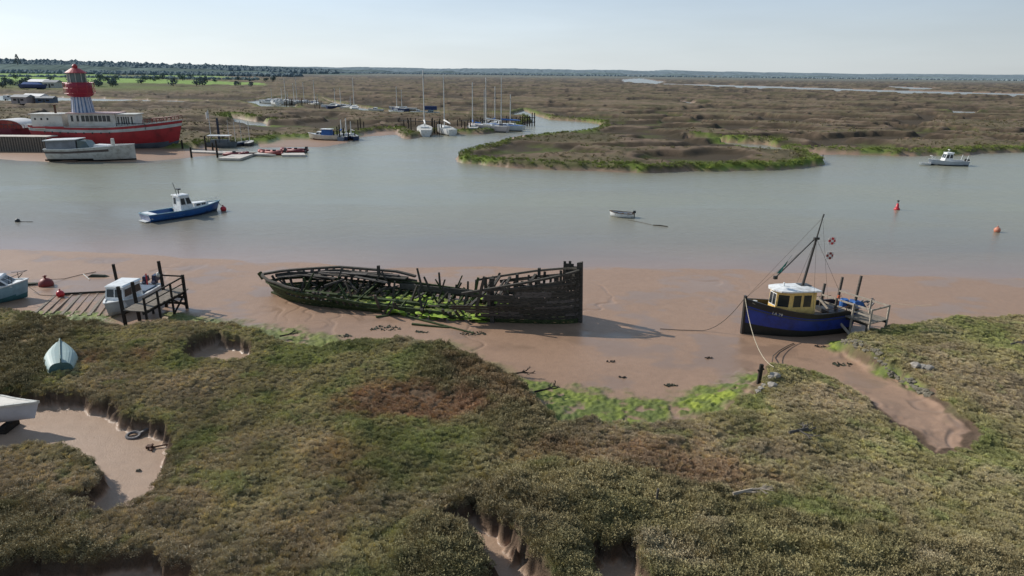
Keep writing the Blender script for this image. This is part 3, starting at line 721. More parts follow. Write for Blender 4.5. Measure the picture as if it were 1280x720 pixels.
    # tall posts
    for px, tp, sd in ((.775, 3.2, -1), (.345, 1.95, 1), (.80, 2.5, 1), (.87, 3.2, 1), (.70, 1.9, 1)):
        p = pos(px, sd, 1.0, -.25); q = p.copy(); q.z = tp; q.x += rnd.uniform(-.1, .1)
        MB().beam(p-Vector((0,0,1)), q, .26 if sd < 0 else .17, .22).build('post', WRECKW, t)
    p = pos(.0, 1, 1.5); MB().beam((0.05, 0, .9), (-.28, 0, 1.35), .24, .26).build('stern_post', WRECKG, t)
    # keelson, floor timbers, fallen beams
    MB().beam((1.5, 0, .12), (L-.5, 0, .15), .34, .34).build('keelson', WRECKG, t)
    for i in range(30):
        s = .1+.85*i/29; w = bm_(s)*.72
        mb = MB()
        for k in range(6):
            y0, y1 = -w+2*w*k/6, -w+2*w*(k+1)/6; zf = lambda y: .02+.32*(abs(y)/max(w, .1))**2
            mb.beam((s*L, y0, zf(y0)), (s*L, y1, zf(y1)), .14, .16)
        mb.build('floor_timber', WRECKG, t)
    for i in range(62):
        s = rnd.choice([rnd.uniform(.3, .72), rnd.uniform(.55, .88), rnd.uniform(.08, .4)]); w = bm_(s)*.8
        p = Vector((s*L, rnd.uniform(-w, w), rnd.uniform(.05, .5))); hi = rnd.uniform(.5, 1.5)*(1 if s < .66 else 1.5)
        kind = rnd.random()
        if kind < .38: q = p+Vector((rnd.uniform(-.9, .9), rnd.uniform(-.5, .5), hi))
        elif kind < .75: q = p+Vector((rnd.uniform(-2.8, 2.8), rnd.uniform(-1.2, 1.2), rnd.uniform(0, .7)))
        else: p.z += .5 + (1.0 if s > .75 else 0); q = Vector((p.x+rnd.uniform(-.6, .6), -p.y*.9, p.z+rnd.uniform(-.3, .5)))
        MB().beam(p, q, rnd.uniform(.09, .2), rnd.uniform(.08, .16), taper=rnd.uniform(.6, 1)).build('fallen_timber', rnd.choice([WRECKW, WRECKG, WRECKT]), t)
    for s, y, hi, lx in ((.50, 2.2, 2.1, -.5), (.555, 2.3, 1.9, -.15), (.53, 2.2, 1.5, -.7), (.565, -1.6, 1.75, -.35), (.56, -1.8, 1.2, .5), (.46, -2.6, 1.1, .6), (.475, -2.7, 1.1, .7), (.40, 2.1, 1.6, -.9), (.33, 1.5, 1.7, 1.0), (.425, .8, 1.4, .15), (.64, 2.4, 1.4, .0), (.665, 2.3, 1.6, .05), (.60, 2.3, 1.1, .1)):
        MB().beam((s*L, y, .1), (s*L+lx, y+.1, hi), .15, .13, taper=.75).build('broken_rib', WRECKW, t)
    for i in range(14):
        s = rnd.uniform(.02, .36); ln = rnd.uniform(1.5, 5); y = rnd.uniform(.5, .95)*bm_(s+.05)
        MB().beam((s*L, y, rnd.uniform(.95, 1.3)), (s*L+ln, y+rnd.uniform(-.5, .2), rnd.uniform(.8, 1.35)), rnd.uniform(.2, .34), .06).build('loose_plank', rnd.choice([WRECKW, WRECKM, WRECKT]), t)
    # planks crossing inside the tall end
    for k in range(7):
        s = .72+.035*k; z = lerp([.7, 1], [1.3, 2.9], s)+rnd.uniform(-.3, .2)
        MB().beam(pos(s, -1, z, -.1), pos(s+rnd.uniform(-.02, .03), 1, z+rnd.uniform(-.2, .3), -.1), .18, .14).build('deck_beam', WRECKW, t)
    # timbers fallen outside, on the near mud
    for (x0, y0, x1, y1) in ((508, 396, 592, 417), (515, 406, 560, 410), (470, 397, 500, 393), (340, 366, 352, 371)):
        p, q = G(x0, y0, .06), G(x1, y1, .04)
        solo(MB().beam((0,0,0), q-p, .17, .11, taper=.6), 'fallen_plank', WRECKG, {508:'long weeded timber lying on the mud in front of the wreck', 515:'shorter dark timber beside the long weeded one in front of the wreck', 470:'short dark timber against the near side of the wreck hull', 340:'small dark timber at the low left end of the wreck'}[x0], 'timber', p)
    # green weed growing on the timbers inside
    mb = MB()
    for i in range(110):
        s = rnd.choice([rnd.uniform(.5, .72), rnd.uniform(.68, .80), rnd.uniform(.4, .55)]); w = bm_(s)*.75
        c = Vector((s*L, rnd.uniform(-w, w), rnd.uniform(.12, .42) if s < .7 else rnd.uniform(.2, .9)))
        if i % 4 == 0: c = pos(rnd.uniform(.45, .76), -1, rnd.uniform(.2, .6), -.05); r = rnd.uniform(.12, .42); n = 9
        ring = [c+Vector((math.cos(k*6.283/n)*r*rnd.uniform(.6, 1.3), math.sin(k*6.283/n)*r*rnd.uniform(.6, 1.2), -.08)) for k in range(n)]
        mb.add(ring+[c+Vector((0, 0, rnd.uniform(-.03, .02)))], [(k, (k+1) % n, n) for k in range(n)])
    o = mb.build('green_weed', ALGM, t); o['kind'] = 'stuff'
    return t
make_wreck()

# ================================================================== blue fishing boat
def make_fishing():
    b = G(932, 420); s = G(1044, 411); b.z = 0; s.z = 0
    d = (b-s); L = d.length+.5; mid = (b+s)/2+Vector((.15, .3, 0)); g = T(mid.x, mid.y)
    t = thing('fishing_boat', 'blue and black wooden fishing boat with an ochre wheelhouse, aground on the mud', 'fishing boat', (mid.x, mid.y, g-.1), head(s, b)-R(3), rx=R(1.5), ry=R(-1))
    sh = lambda u: 1.62+.75*max(0, (u-.35)/.65)**1.7+.18*max(0, (.35-u)/.35)**2
    ke = lambda u: -.25
    mb, pt, bf = hull(L, 2.9, sh, ke, None, [(lambda u: -.25+(sh(u)+.25)*.80, 0), (lambda u: -.25+(sh(u)+.25)*.42, 1), (-9, 2)], e=.42, full=.45, rake=.0, transom=.72, bow_p=.95)
    merge(mb.build('hull', [BLACK, BLUE, mat('black_antifouling', (.016, .018, .014), .7, .5, 3)], t))
    deck(pt, .42, mat('brown_deck', (.14, .11, .085), .8, .4, 5), t)
    gunwale(pt, BLACK, t, .12, .09)
    gunwale(pt, DGREY, t, .06, .06, name='rubbing_strake', a=.13, out=.02)
    MB().beam((L/2-.02, 0, -.2), (L/2+.02, 0, sh(1)+.2), .14, .2).build('stem_post', BLACK, t)
    # wheelhouse, narrower and rounded forward (+X)
    zd = 1.25; zt = 2.95; x0, x1 = -.85, 1.7; wb = .84
    base = [(x0, -wb), (x1-.75, -wb), (x1, -.42), (x1, .42), (x1-.75, wb), (x0, wb)]
    topf = [(x*1.0+(.0 if x < 0 else -.08), y*.95) for x, y in base]
    wh = MB(); n = 6
    wh.add([(x, y, zd) for x, y in base]+[(x, y, zt) for x, y in topf], [(k, (k+1) % n, n+(k+1) % n, n+k) for k in range(n)]+[tuple(range(n, 2*n))])
    w = wh.build('wheelhouse', YELLOW, t)
    def side(k): 
        a_, b_ = base[k], base[(k+1) % n]; c_, d_ = topf[(k+1) % n], topf[k]
        return Vector((*a_, zd)), Vector((*b_, zd)), Vector((*c_, zt)), Vector((*d_, zt))
    windows(w, *side(0), [(.62, .93)], .48, .84, YELLOW); windows(w, *side(0), [(.37, .52)], .5, .82, YELLOW)
    windows(w, *side(1), [(.12, .88)], .42, .86, YELLOW); windows(w, *side(2), [(.08, .46), (.54, .92)], .45, .86, WHITE)
    windows(w, *side(3), [(.12, .88)], .42, .86, YELLOW); windows(w, *side(4), [(.1, .4), (.5, .8)], .42, .86, YELLOW)
    A_, B_, C_, D_ = side(0)
    dr = MB().panel(A_, B_, C_, D_, .06, .28, .02, .92, .03, .01).build('door', YDOOR, w)
    MB().panel(A_, B_, C_, D_, .09, .25, .5, .84, .04, -.02).build('door_pane', GLASS, dr)
    rf = MB(); ov = [(x0-.22, -wb-.12), (x1-.7, -wb-.12), (x1-.12, -.78), (x1+.16, -.3), (x1+.16, .3), (x1-.12, .78), (x1-.7, wb+.12), (x0-.22, wb+.12)]
    n = len(ov); cx = .35
    rf.add([(x, y, zt-.02) for x, y in ov]+[(x, y, zt+.07) for x, y in ov]+[(cx+(x-cx)*.6, y*.55, zt+.2) for x, y in ov], [tuple(range(n))[::-1]]+[(k, (k+1) % n, n+(k+1) % n, n+k) for k in range(n)]+[(n+k, n+(k+1) % n, 2*n+(k+1) % n, 2*n+k) for k in range(n)]+[tuple(range(2*n, 3*n))])
    rf = rf.build('roof', WHITE, w)
    MB().box((-.45, -.1, zt+.2), (.75, .6, .05)).build('hatch_cover', DGREY, rf)
    MB().tube((1.0, 0, zt+.2), (1.0, 0, zt+.42), .05).build('roof_vent', WHITE, rf)
    # mast raked aft
    mx = -.3; mtop = Vector((mx-.65, .1, 7.5)); mbas = Vector((mx, 0, zt+.15)); hound = mbas.lerp(mtop, .70)
    ms = MB(); ms.tube((mx+.2, 0, 1.2), mbas, .09, .085); ms.tube(mbas, hound, .085, .07); ms.tube(hound, mtop, .05, .03); ms.box(hound, (.34, .16, .14)); ms.tube(mtop, mtop+Vector((-.05, 0, .22)), .05, .05)
    m_ = ms.build('mast', DMAST, t)
    MB().tube(hound+Vector((.1, 0, 0)), (1.75, .15, 3.75), .04, .045).build('derrick', DMAST, t)
    bl = MB(); bl.box((1.75, .15, 3.75), (.22, .16, .2)); bl.build('tackle_block', BLACK, t)
    g_ = MB(); a0, a1 = Vector((1.62, .15, 4.1)), Vector((.75, .12, 5.2))
    rn = random.Random(3); r1 = []; r2 = []
    for k in range(8):
        p = a0.lerp(a1, k/7); r1.append(p); r2.append(p+Vector((.22+rn.uniform(-.08, .1), rn.uniform(-.1, .1), -.05-.5*math.sin((k+.8)/8*3.1)*rn.uniform(.6, 1))))
    g_.grid([r1, r2]); g_.build('furled_green_net', GNET, t)
    st = MB(); bow = Vector((L/2, 0, sh(1)+.05))
    for q in (bow, (-.4, 1.35, 1.65), (-.4, -1.35, 1.65), (-L/2, 0, 1.85)): st.tube(hound if q is not bow else mtop, q, .010, .010, 4)
    st.tube(hound, bow, .010, .010, 4)
    st.tube(mtop, (-2.3, 0, 1.9), .008, .008, 4); st.build('rigging', DROPE, t)
    for k, (f, c1) in enumerate(((.42, ORANGE), (.62, DRED))):
        p = Vector((-1.75, 0, 6.15 - .95*k+.0)); fm = MB()
        for i in range(3):
            for j in range(3):
                fm.box(p+Vector((-.16*i, .05*(i % 2), -.15*j)), (.165, .012, .155), mi=(i+j) % 2)
        fm.build('signal_flag', [mat('white_cloth', (.7, .66, .62), .8, .2, 5), BRED if k == 0 else DRED], t)
    # deck gear
    MB().box((-2.6, 0, 1.42), (1.3, 1.5, .22)).build('hold_hatch', DGREY, t)
    wn = MB(); wn.tube((2.45, -.3, 1.85), (2.45, .3, 1.85), .13, .13); wn.box((2.45, 0, 1.7), (.25, .3, .4)); wn.build('winch', RUST, t)
    MB().lathe([(0, 0), (.09, 0), (.1, .3), (.15, .32), (.15, .38), (0, .4)], 8, (2.85, 0, 1.85)).build('bollard', OWHITE, t)
    for sd in (-1, 1):
        mbk = MB(); 
        for u in (.1, .2, .3): mbk.tube(pt(u, 0, sd), pt(u, 0, sd)+Vector((0, -sd*.02, .3)), .02)
        mbk.path([pt(u, 0, sd)+Vector((0, -sd*.02, .3)) for u in (.05, .1, .2, .3, .33)], .022); mbk.build('stern_rail', RUST, t)
    # registration on the bow, on the near side (local +Y is the far side when the bow points left)
    sdn = 1 if math.cos(t.rotation_euler.z) < 0 else -1
    for s_, u, sz, mt_ in (('LA 29', .80, .26, OWHITE),):
        tm = text_mesh(s_, sz, mt_, t)
        p = pt(u, .10, sdn); q = pt(u-.09, .10, sdn); n_ = (q-p).cross(Vector((0, 0, 1)))*(1 if sdn > 0 else 1)
        nn_ = Vector((0, sdn, 0)); xd = (q-p); n2_ = xd.cross(Vector((0, 0, 1))); n2_ = n2_ if n2_.dot(nn_) > 0 else -n2_
        place_on(tm, p+n2_.normalized()*.035-Vector((0, 0, sz*.35)), xd, n2_)
    return t, pt, L
FB_T, FB_pt, FB_L = make_fishing()
bpy.context.view_layer.update()
fbw = lambda v: FB_T.matrix_world @ Vector(v)
bowp = fbw((FB_L/2+.05, 0, 2.45))
a_ = G(966, 470, .5); rope('mooring_rope', sag(bowp, a_, .9), .022, ROPE, 'pale rope from the bow of the blue fishing boat down to the near bank')
a_ = G(1062, 408, .9); rope('mooring_rope', sag(fbw((FB_L/2-.3, 0.35, 2.2)), a_, .8), .016, ROPE, 'thin pale rope running along the near side of the blue fishing boat to the bank')
a_ = G(878, 414, .04); rope('mooring_rope', sag(bowp, a_, .5)+[G(850, 413, .03), G(825, 411.5, .03)], .022, DROPE, 'dark rope from the fishing boat bow dropping left onto open mud')
rope('chain', [G(964, 460, .4), G(966, 447, .1), G(973, 440, .06), G(985, 433, .06), G(992, 430, .05)], .03, DROPE, 'dark curved chain on the mud below the fishing boat', 'chain')
rope('mooring_rope', sag(G(1112, 392, .8), G(1160, 402, 1.2), .1), .018, ROPE, 'thin rope from the right end of the landing stage onto the grass')

# ================================================================== landing stages
def plank_deck(mb, A, B, w, z, th=.06, pw=.16, rnd=random.Random(2)):
    A = Vector((A.x, A.y, z)); B = Vector((B.x, B.y, z)); d = B-A; L = d.length; d.normalize(); n = Vector((-d.y, d.x, 0)); k = 0.0
    while k < L:
        c = A+d*(k+pw/2); e = rnd.uniform(-.05, .05)
        mb.beam(c-n*(w/2+e), c+n*(w/2-e), pw*.86, th); k += pw
def make_stage_right():
    a = P(1034, 381, 1.5); b = P(1098, 402, 1.5); g = G(1060, 410)
    t = thing('landing_stage', 'grey timber landing stage with handrails beside the stern of the blue fishing boat', 'landing stage', (0, 0, 0))
    d = (b-a); d.z = 0; d.normalize(); n = Vector((-d.y, d.x, 0)); w = 1.9; L = (b-a).length
    mb = MB(); plank_deck(mb, a, b, w, 1.5); mb.build('deck', GREYW, t)
    for s in (-1, 1): MB().beam(Vector((a.x, a.y, 1.39))+n*s*w*.42, Vector((b.x, b.y, 1.39))+n*s*w*.42, .12, .2).build('bearer', OLDWOOD, t)
    for s in (-1, 1):
        for k in range(4):
            p = a+d*L*k/3+n*s*w*.46; p.z = T(p.x, p.y)-.4; q = p.copy(); q.z = 2.45
            if k == 0: q.z = 3.3 if s > 0 else 3.1; q.x += .18
            if k == 1 and s > 0: q.z = 3.7; q.x += .25
            MB().beam(p, q, .13 if k < 2 else .10).build('post', WRECKT if k < 2 else PALEW, t)
        for z in ((2.38, 1.95) if s < 0 else (2.38,)):
            p = a+d*L*.03+n*s*w*.46; q = b+n*s*w*.46; MB().beam((p.x, p.y, z), (q.x, q.y, z), .05, .10).build('handrail', PALEW, t)
    p = a-n*w*.5; MB().beam((p.x-.1, p.y, 2.2), (p.x+d.x*2.4, p.y+d.y*2.4-.4, .45), .08, .14).build('brace', PALEW, t)
    p, q = b-n*w*.46, b+n*w*.46; MB().beam((p.x, p.y, 2.38), (q.x, q.y, 2.38), .05, .1).build('handrail', PALEW, t)
    # things on the stage
    c = a+d*1.0+n*.55
    m = MB(); m.lathe([(.0, 0), (.26, 0), (.29, .1), (.29, .5), (.24, .58), (0, .6)], 14); solo(m, 'blue_drum', TARPB, 'upright bright blue plastic drum standing on the landing stage', 'drum', (c.x-.2, c.y, 1.54))
    m = MB(); m.hexa([(-.5,-.3,0),(.5,-.3,0),(.5,.3,0),(-.5,.3,0)], [(-.3,-.2,.5),(.35,-.25,.36),(.3,.2,.4),(-.36,.2,.55)]); solo(m, 'blue_tarpaulin', TARPB, 'crumpled blue tarpaulin bundle beside the drum on the landing stage', 'tarpaulin', (c.x+.65, c.y+.05, 1.54), .3)
    m = MB(); m.beam((0, 0, 0), (.15, .1, .75), .16, .08); solo(m, 'orange_fender', ORANGE, 'orange fender leaning at the boat end of the landing stage', 'fender', (a.x+.35, a.y-.5, 1.55))
    rn = random.Random(5); m = MB()
    for k in range(9): m.beam((rn.uniform(-.4, .4), rn.uniform(-.3, .3), rn.uniform(0, .3)), (rn.uniform(-.5, .5), rn.uniform(-.3, .3), rn.uniform(.3, .6)), .08)
    solo(m, 'scrap_pile', RUB, 'dark heap of old gear behind the blue tarpaulin on the landing stage', 'gear', (c.x+1.35, c.y+.1, 1.54))
make_stage_right()
def make_stage_left():
    a = P(167, 389, 1.45); b = P(218, 363, 1.45)
    t = thing('landing_stage', 'dark timber landing stage with rails and tall piles beside the white cabin boat', 'landing stage', (0, 0, 0))
    d = (b-a); d.z = 0; d.normalize(); n = Vector((-d.y, d.x, 0)); w = 1.5; L = (b-a).length
    mb = MB(); plank_deck(mb, a, b+d*.4, w, 1.45); mb.build('deck', GREYW, t)
    for s in (-1, 1): MB().beam(Vector((a.x, a.y, 1.33))+n*s*w*.42, Vector((b.x, b.y, 1.33))+n*s*w*.42, .12, .2).build('bearer', OLDWOOD, t)
    for s in (-1, 1):
        for k, f in enumerate((0.02, .33, .66, 1.0)):
            p = a+d*L*f+n*s*w*.5; p.z = T(p.x, p.y)-.4; q = p.copy()
            q.z = {-1: (2.35, 2.4, 2.45, 2.6), 1: (3.0, 2.9, 1.4, 3.5)}[s][k]; q.x -= .1 if q.z > 2.8 else 0
            MB().beam(p, q, .16 if q.z > 2.8 or k == 3 else .11).build('pile', OLDWOOD, t)
    q0, q1 = a-n*w*.5, b-n*w*.5
    MB().beam((q0.x, q0.y, 2.3), (q1.x, q1.y, 2.45), .07, .09).build('handrail', OLDWOOD, t)
    q2 = b+n*w*.5; MB().beam((q1.x, q1.y, 2.5), (q2.x, q2.y, 2.5), .07, .09).build('handrail', OLDWOOD, t)
    MB().beam((q0.x, q0.y, 1.9), (q1.x, q1.y, 2.0), .05, .06).build('handrail', OLDWOOD, t)
    for (f0, z0, f1, z1) in ((.66, .3, 1, 1.3), (.66, 1.3, 1, .4)):
        p, q = a+d*L*f0-n*w*.5, a+d*L*f1-n*w*.5; MB().beam((p.x, p.y, z0), (q.x, q.y, z1), .09).build('cross_brace', OLDWOOD, t)
    for z in (.55, 1.0):
        p, q = b-n*w*.5, b+n*w*.5; MB().beam((p.x, p.y, z), (q.x, q.y, z), .09, .14).build('cross_brace', OLDWOOD, t)
    p = G(151, 374, -.3); solo(MB().beam((0,0,0), (-.12, 0, 2.9), .15), 'mooring_post', OLDWOOD, 'tall dark mooring post just behind the white cabin boat', 'post', p)
    p = a+d*L+n*(w*.5+.1); solo(MB().lathe([(0,0),(.14,.06),(.17,.2),(.12,.34),(0,.4)], 10), 'float', OWHITE, 'small pale float hanging on the far pile of the left landing stage', 'float', (p.x-.12, p.y, 2.35), smooth=True)
make_stage_left()

# ================================================================== small boats
def outboard(parent, x, y, z, m=BLACK, s=1.0):
    o = MB(); o.hexa([(x-.42*s, y-.15*s, z+.18*s), (x+.02*s, y-.13*s, z+.12*s), (x+.02*s, y+.13*s, z+.12*s), (x-.42*s, y+.15*s, z+.18*s)], [(x-.36*s, y-.12*s, z+.52*s), (x+.0*s, y-.11*s, z+.5*s), (x+.0*s, y+.11*s, z+.5*s), (x-.36*s, y+.12*s, z+.52*s)])
    o.beam((x-.18*s, y, z+.2*s), (x-.22*s, y, z-.55*s), .12*s, .16*s); o.box((x-.3*s, y, z-.6*s), (.34*s, .09*s, .09*s)); o.beam((x, y, z+.15*s), (x+.1*s, y, z+.05*s), .2*s, .2*s)
    return o.build('outboard_motor', m, parent)
def cabin_cruiser(name, label, loc, rz, L, B, fb, mats, cab, cat='motor boat', extras=None, rx=0, ry=0, group=None):
    """mats: topsides, bottom, deck, cabin ; cab = (x0, x1, width, height, rake_front)"""
    t = thing(name, label, cat, loc, rz, group, rx, ry)
    sh = lambda u: fb+.35*fb*max(0, (u-.4)/.6)**1.8
    mb, pt, bf = hull(L, B, sh, lambda u: -.3+.25*max(0, (u-.75)/.25), None, [(lambda u: -.3+(sh(u)+.3)*.40, 0), (-9, 1)], e=.4, full=.5, rake=.06, transom=.85, nx=20)
    merge(mb.build('hull', [mats[0], mats[1]], t)); 
    deck(pt, .06, mats[2], t, t0=(cab[0]/L+.5) if cab else .6)
    deck(pt, fb*.55, mats[2], t, t1=(cab[0]/L+.52) if cab else .62, name='cockpit_floor')
    gunwale(pt, mats[2] if len(mats) < 5 else mats[4], t, .12, .07)
    if cab:
        x0, x1, w, h, rk = cab; z0 = fb*.5 if h > 1 else fb; w /= 2; z1 = z0+h
        A, B_, C, D = (x0, -w, z0), (x1, -w*.85, z0), (x1-rk, -w*.75, z1), (x0+.05, -w*.88, z1)
        A2, B2, C2, D2 = (x1, w*.85, z0), (x0, w, z0), (x0+.05, w*.88, z1), (x1-rk, w*.75, z1)
        c = MB().hexa([A, B_, A2, B2], [D, C, D2, C2]).build('cabin', mats[3], t)
        n = max(1, round((x1-x0)/.9)); sp_ = [((k+.12)/n, (k+.88)/n) for k in range(n)]
        v0 = .5 if h > 1 else .25
        windows(c, A, B_, C, D, sp_, v0, .86, mats[3]); windows(c, A2, B2, C2, D2, sp_, v0, .86, mats[3])
        windows(c, B_, A2, D2, C, [(.08, .47), (.53, .92)], v0, .88, mats[3]); windows(c, B2, A, D, C2, [(.1, .42)], v0, .86, mats[3])
        e = .1; MB().hexa([(x0-e*1.5, -w*.95, z1), (x1-rk+e, -w*.82, z1), (x1-rk+e, w*.82, z1), (x0-e*1.5, w*.95, z1)], [(x0-e, -w*.8, z1+.09), (x1-rk, -w*.7, z1+.09), (x1-rk, w*.7, z1+.09), (x0-e, w*.8, z1+.09)]).build('roof', WHITE if mats[3] != WHITE else mats[3], t)
    return t, pt, sh
def gp(px, py, z=0): return P(px, py, z)
def boat_between(st, bw, z=0):
    s, b = gp(*st, z), gp(*bw, z); return (s+b)/2, head(s, b), (b-s).length
# mid channel blue boat
c, rz, L = boat_between((184, 277), (271, 263)); 
t, pt, sh = cabin_cruiser('motor_boat', 'mid blue motor boat with a white wheelhouse moored on the channel', (c.x, c.y, 0), rz, L, L*.32, .85, (CBLUE, mat('navy_boot_top', (.01, .03, .09), .4, .3, 2), WHITE, WHITE, PBLUE), (-.6, 1.15, 1.7, 1.95, .6))
x = L/2
MB().hexa([(1.0, -.75, .85), (3.0, -.42, 1.0), (3.0, .42, 1.0), (1.0, .75, .85)], [(1.1, -.62, 1.35), (2.8, -.32, 1.32), (2.8, .32, 1.32), (1.1, .62, 1.35)]).build('fore_cabin', WHITE, t)
for sd in (-1, 1):
    for k in range(2): MB().box((1.6+.7*k, sd*(.66-.16*k), 1.14), (.5, .05, .2), rz=-sd*.16).build('side_window', GLASS, t)
MB().box((-L/2+.35, 0, .62), (.7, 2.2, .5)).build('engine_box', WHITE, t)
MB().box((-L/2-.25, 0, .12), (.6, 1.5, .07)).build('swim_platform', WHITE, t)
m = MB(); m.tube((-.5, -.2, 2.4), (-.85, -.25, 3.9), .03); m.build('aerial', DMAST, t)
m = MB(); m.tube((-.15, .1, 2.4), (-.15, .1, 3.0), .05); m.box((-.15, .1, 3.05), (.35, .5, .14)); m.build('radar', DGREY, t)
m = MB()
for sd in (-1, 1):
    ps = [pt(u, 0, sd*.92)+Vector((0, 0, .38)) for u in (.72, .82, .9, .97)]; m.path(ps+[Vector((x+.35, 0, 1.6))], .02)
    for u in (.75, .88): m.tube(pt(u, 0, sd*.92), pt(u, 0, sd*.92)+Vector((0, 0, .38)), .018)
m.build('bow_rail', ALU, t)
def ball(name, m_, label, cat, p, r, group=None, sink=.35):
    m = MB(); n = 10; m.lathe([(max(.001, r*math.sin(math.pi*k/n)), -r*math.cos(math.pi*k/n)) for k in range(n+1)], 16)
    m.tube((0, 0, r*.9), (0, 0, r*1.25), r*.14, r*.14); m.lathe([(r*.10, r*1.2), (r*.28, r*1.25), (r*.28, r*1.35), (r*.1, r*1.4)], 8)
    return solo(m, name, m_, label, cat, (p.x, p.y, p.z+r*(1-sink)), group=group, smooth=True)
p = gp(279.5, 263.5); ball('mooring_buoy', BRED, 'red round buoy floating at the bow of the mid blue motor boat', 'buoy', p, .34)
bpy.context.view_layer.update(); rope('mooring_rope', sag(t.matrix_world @ Vector((L/2+.2, 0, 1.15)), (p.x, p.y, .6), .15), .03, DROPE, 'short line from the blue motor boat bow down to its red buoy')
# open dinghy mid channel
def dinghy(name, label, loc, rz, L, B, D, mh, mi_, group=None, rx=0, thw=3, ry=0):
    t = thing(name, label, 'dinghy', loc, rz, group, rx, ry)
    mb, pt, bf = hull(L, B, lambda u: D+.3*D*max(0, (u-.4)/.6)**2, lambda u: -.08+.2*D*max(0, (u-.8)/.2), None, [(-9, 0)], e=.5, rake=.05, transom=.75, nx=14, nz=6)
    merge(mb.build('hull', [mh], t)); gunwale(pt, mi_, t, .07, .06, n=14)
    deck(pt, D*.72, BROWNW, t, inset=.72, name='floor', t1=.9, n=8)
    for k in range(thw):
        u = .22+.26*k; a, b = pt(u, .18, 1), pt(u, .18, -1); MB().beam(a, b, .22, .04).build('thwart', mi_, t)
    return t, pt
c, rz, L = boat_between((785, 273.5), (767, 269)); L = 2.6; c = gp(777, 271)
t, pt = dinghy('dinghy', 'small white open dinghy alone on mid channel, its line trailing right', (c.x, c.y, 0), R(165), L, 1.4, .5, WHITE, BROWNW); outboard(t, -L/2, 0, .4, BLACK, .8)
rope('mooring_rope', [gp(785, 275, .02), gp(800, 277.5, .02), gp(815, 281, .02)], .02, DROPE, 'dark line trailing on the water to the right of the small white dinghy')
solo(MB().path([(0,0,0), (.8, -.25, .03), (1.5, -.7, 0)], .07), 'floating_log', OLDWOOD, 'thin dark log floating right of the white dinghy', 'log', gp(816, 281.5, .01))
# beacon, orange buoy, far cruiser, dark buoy
p = gp(1121, 262); t = thing('channel_marker', 'red conical channel marker buoy with a dark topmark near the right', 'channel marker', p); t.scale = (.78, .78, .78)
MB().lathe([(.0, -.2), (.42, -.2), (.45, .05), (.42, .22), (.25, .34)], 14).build('float', BRED, t, True); MB().lathe([(.28, .3), (.16, 1.0), (.0, 1.02)], 12).build('cone', BRED, t, True)
m = MB(); m.tube((0, 0, 1.0), (0, 0, 1.35), .05); m.box((0, 0, 1.4), (.24, .24, .22)); m.build('topmark', BLACK, t)
ball('mooring_buoy', mat('pale_orange_plastic', (.55, .20, .12), .5, .3, 4), 'pale orange round buoy floating near the right edge of the channel', 'buoy', gp(1246, 290), .33)
p = gp(22, 277); t = thing('mooring_buoy', 'small dark buoy with a stub of line near the left edge of the channel', 'buoy', p)
MB().lathe([(0.01, -.2), (.22, -.1), (.27, .08), (.2, .26), (.01, .32)], 12).build('float', BLACK, t, True); MB().path([(.2, 0, .02), (.9, -.1, .01), (1.7, -.05, .01)], .04).build('floating_line', DROPE, t)
c = gp(1184, 206.5); t, pt, sh = cabin_cruiser('motor_cruiser', 'white motor cruiser with an upright wheelhouse anchored far right', (c.x, c.y, 0), R(178), 6.6, 2.5, .85, (mat('greyish_white_hull', (.42, .45, .48), .4, .2, 1), DGREY, WHITE, WHITE), (-.4, 1.2, 1.7, 1.9, .5))
outboard(t, -3.3, .35, .7); outboard(t, -3.3, -.35, .7)
m = MB()
for k in (-1, 1): m.tube((2.2, k*.7, 1), (3.3, k*.4, 1.75), .03); m.tube((2.8, k*.5, 1), (2.8, k*.5, 1.6), .03); m.tube((-2.9, k*.9, .9), (-3.1, k*.9, 1.9), .05)
m.tube((3.3, -.4, 1.75), (3.3, .4, 1.75), .03); m.build('rails', WHITE, t)
m = MB(); m.tube((.2, 0, 2.4), (.2, 0, 3.0), .04); m.box((.2, 0, 2.9), (.15, .6, .1)); m.build('light_mast', WHITE, t)
t, pt = dinghy('tender', 'tiny pale tender tied at the left end of the far right motor cruiser', (c.x-4.4, c.y-.1, 0), R(185), 2.0, 1.1, .4, WHITE, WHITE, thw=1)
# white cabin boat by the left stage
s, b = G(196, 372), G(146, 398); c = (s+b)/2+Vector((-.45, .1, 0)); L = (b-s).length*1.05
t, pt, sh = cabin_cruiser('cabin_boat', 'white cabin boat on the mud alongside the left landing stage, two motors at its stern', (c.x-.1, c.y+.15, T(c.x, c.y)+.15), head(s, b), L, 2.0, .72, (mat('grey_white_topside', (.52, .55, .56), .4, .2, 2), OWHITE, WHITE, WHITE), (-.3, 1.75, 1.6, 1.35, .3), 'cabin boat')
outboard(t, -L/2, .35, .75, mat('navy_cowl', (.02, .025, .06), .3, .3, 2), 1.25); outboard(t, -L/2, -.4, .7, mat('navy_cowl', (.02, .025, .06), .3), 1.1)
MB().tube((-L/2+.3, 0, .6), (-L/2+.3, 0, 1.6), .05).build('red_pole', BRED, t)
MB().box((-L/2+1.2, 0, .78), (1.3, 1.6, .12)).build('cockpit_cover', mat('blue_grey_cover', (.10, .14, .20), .8, .3, 4), t)
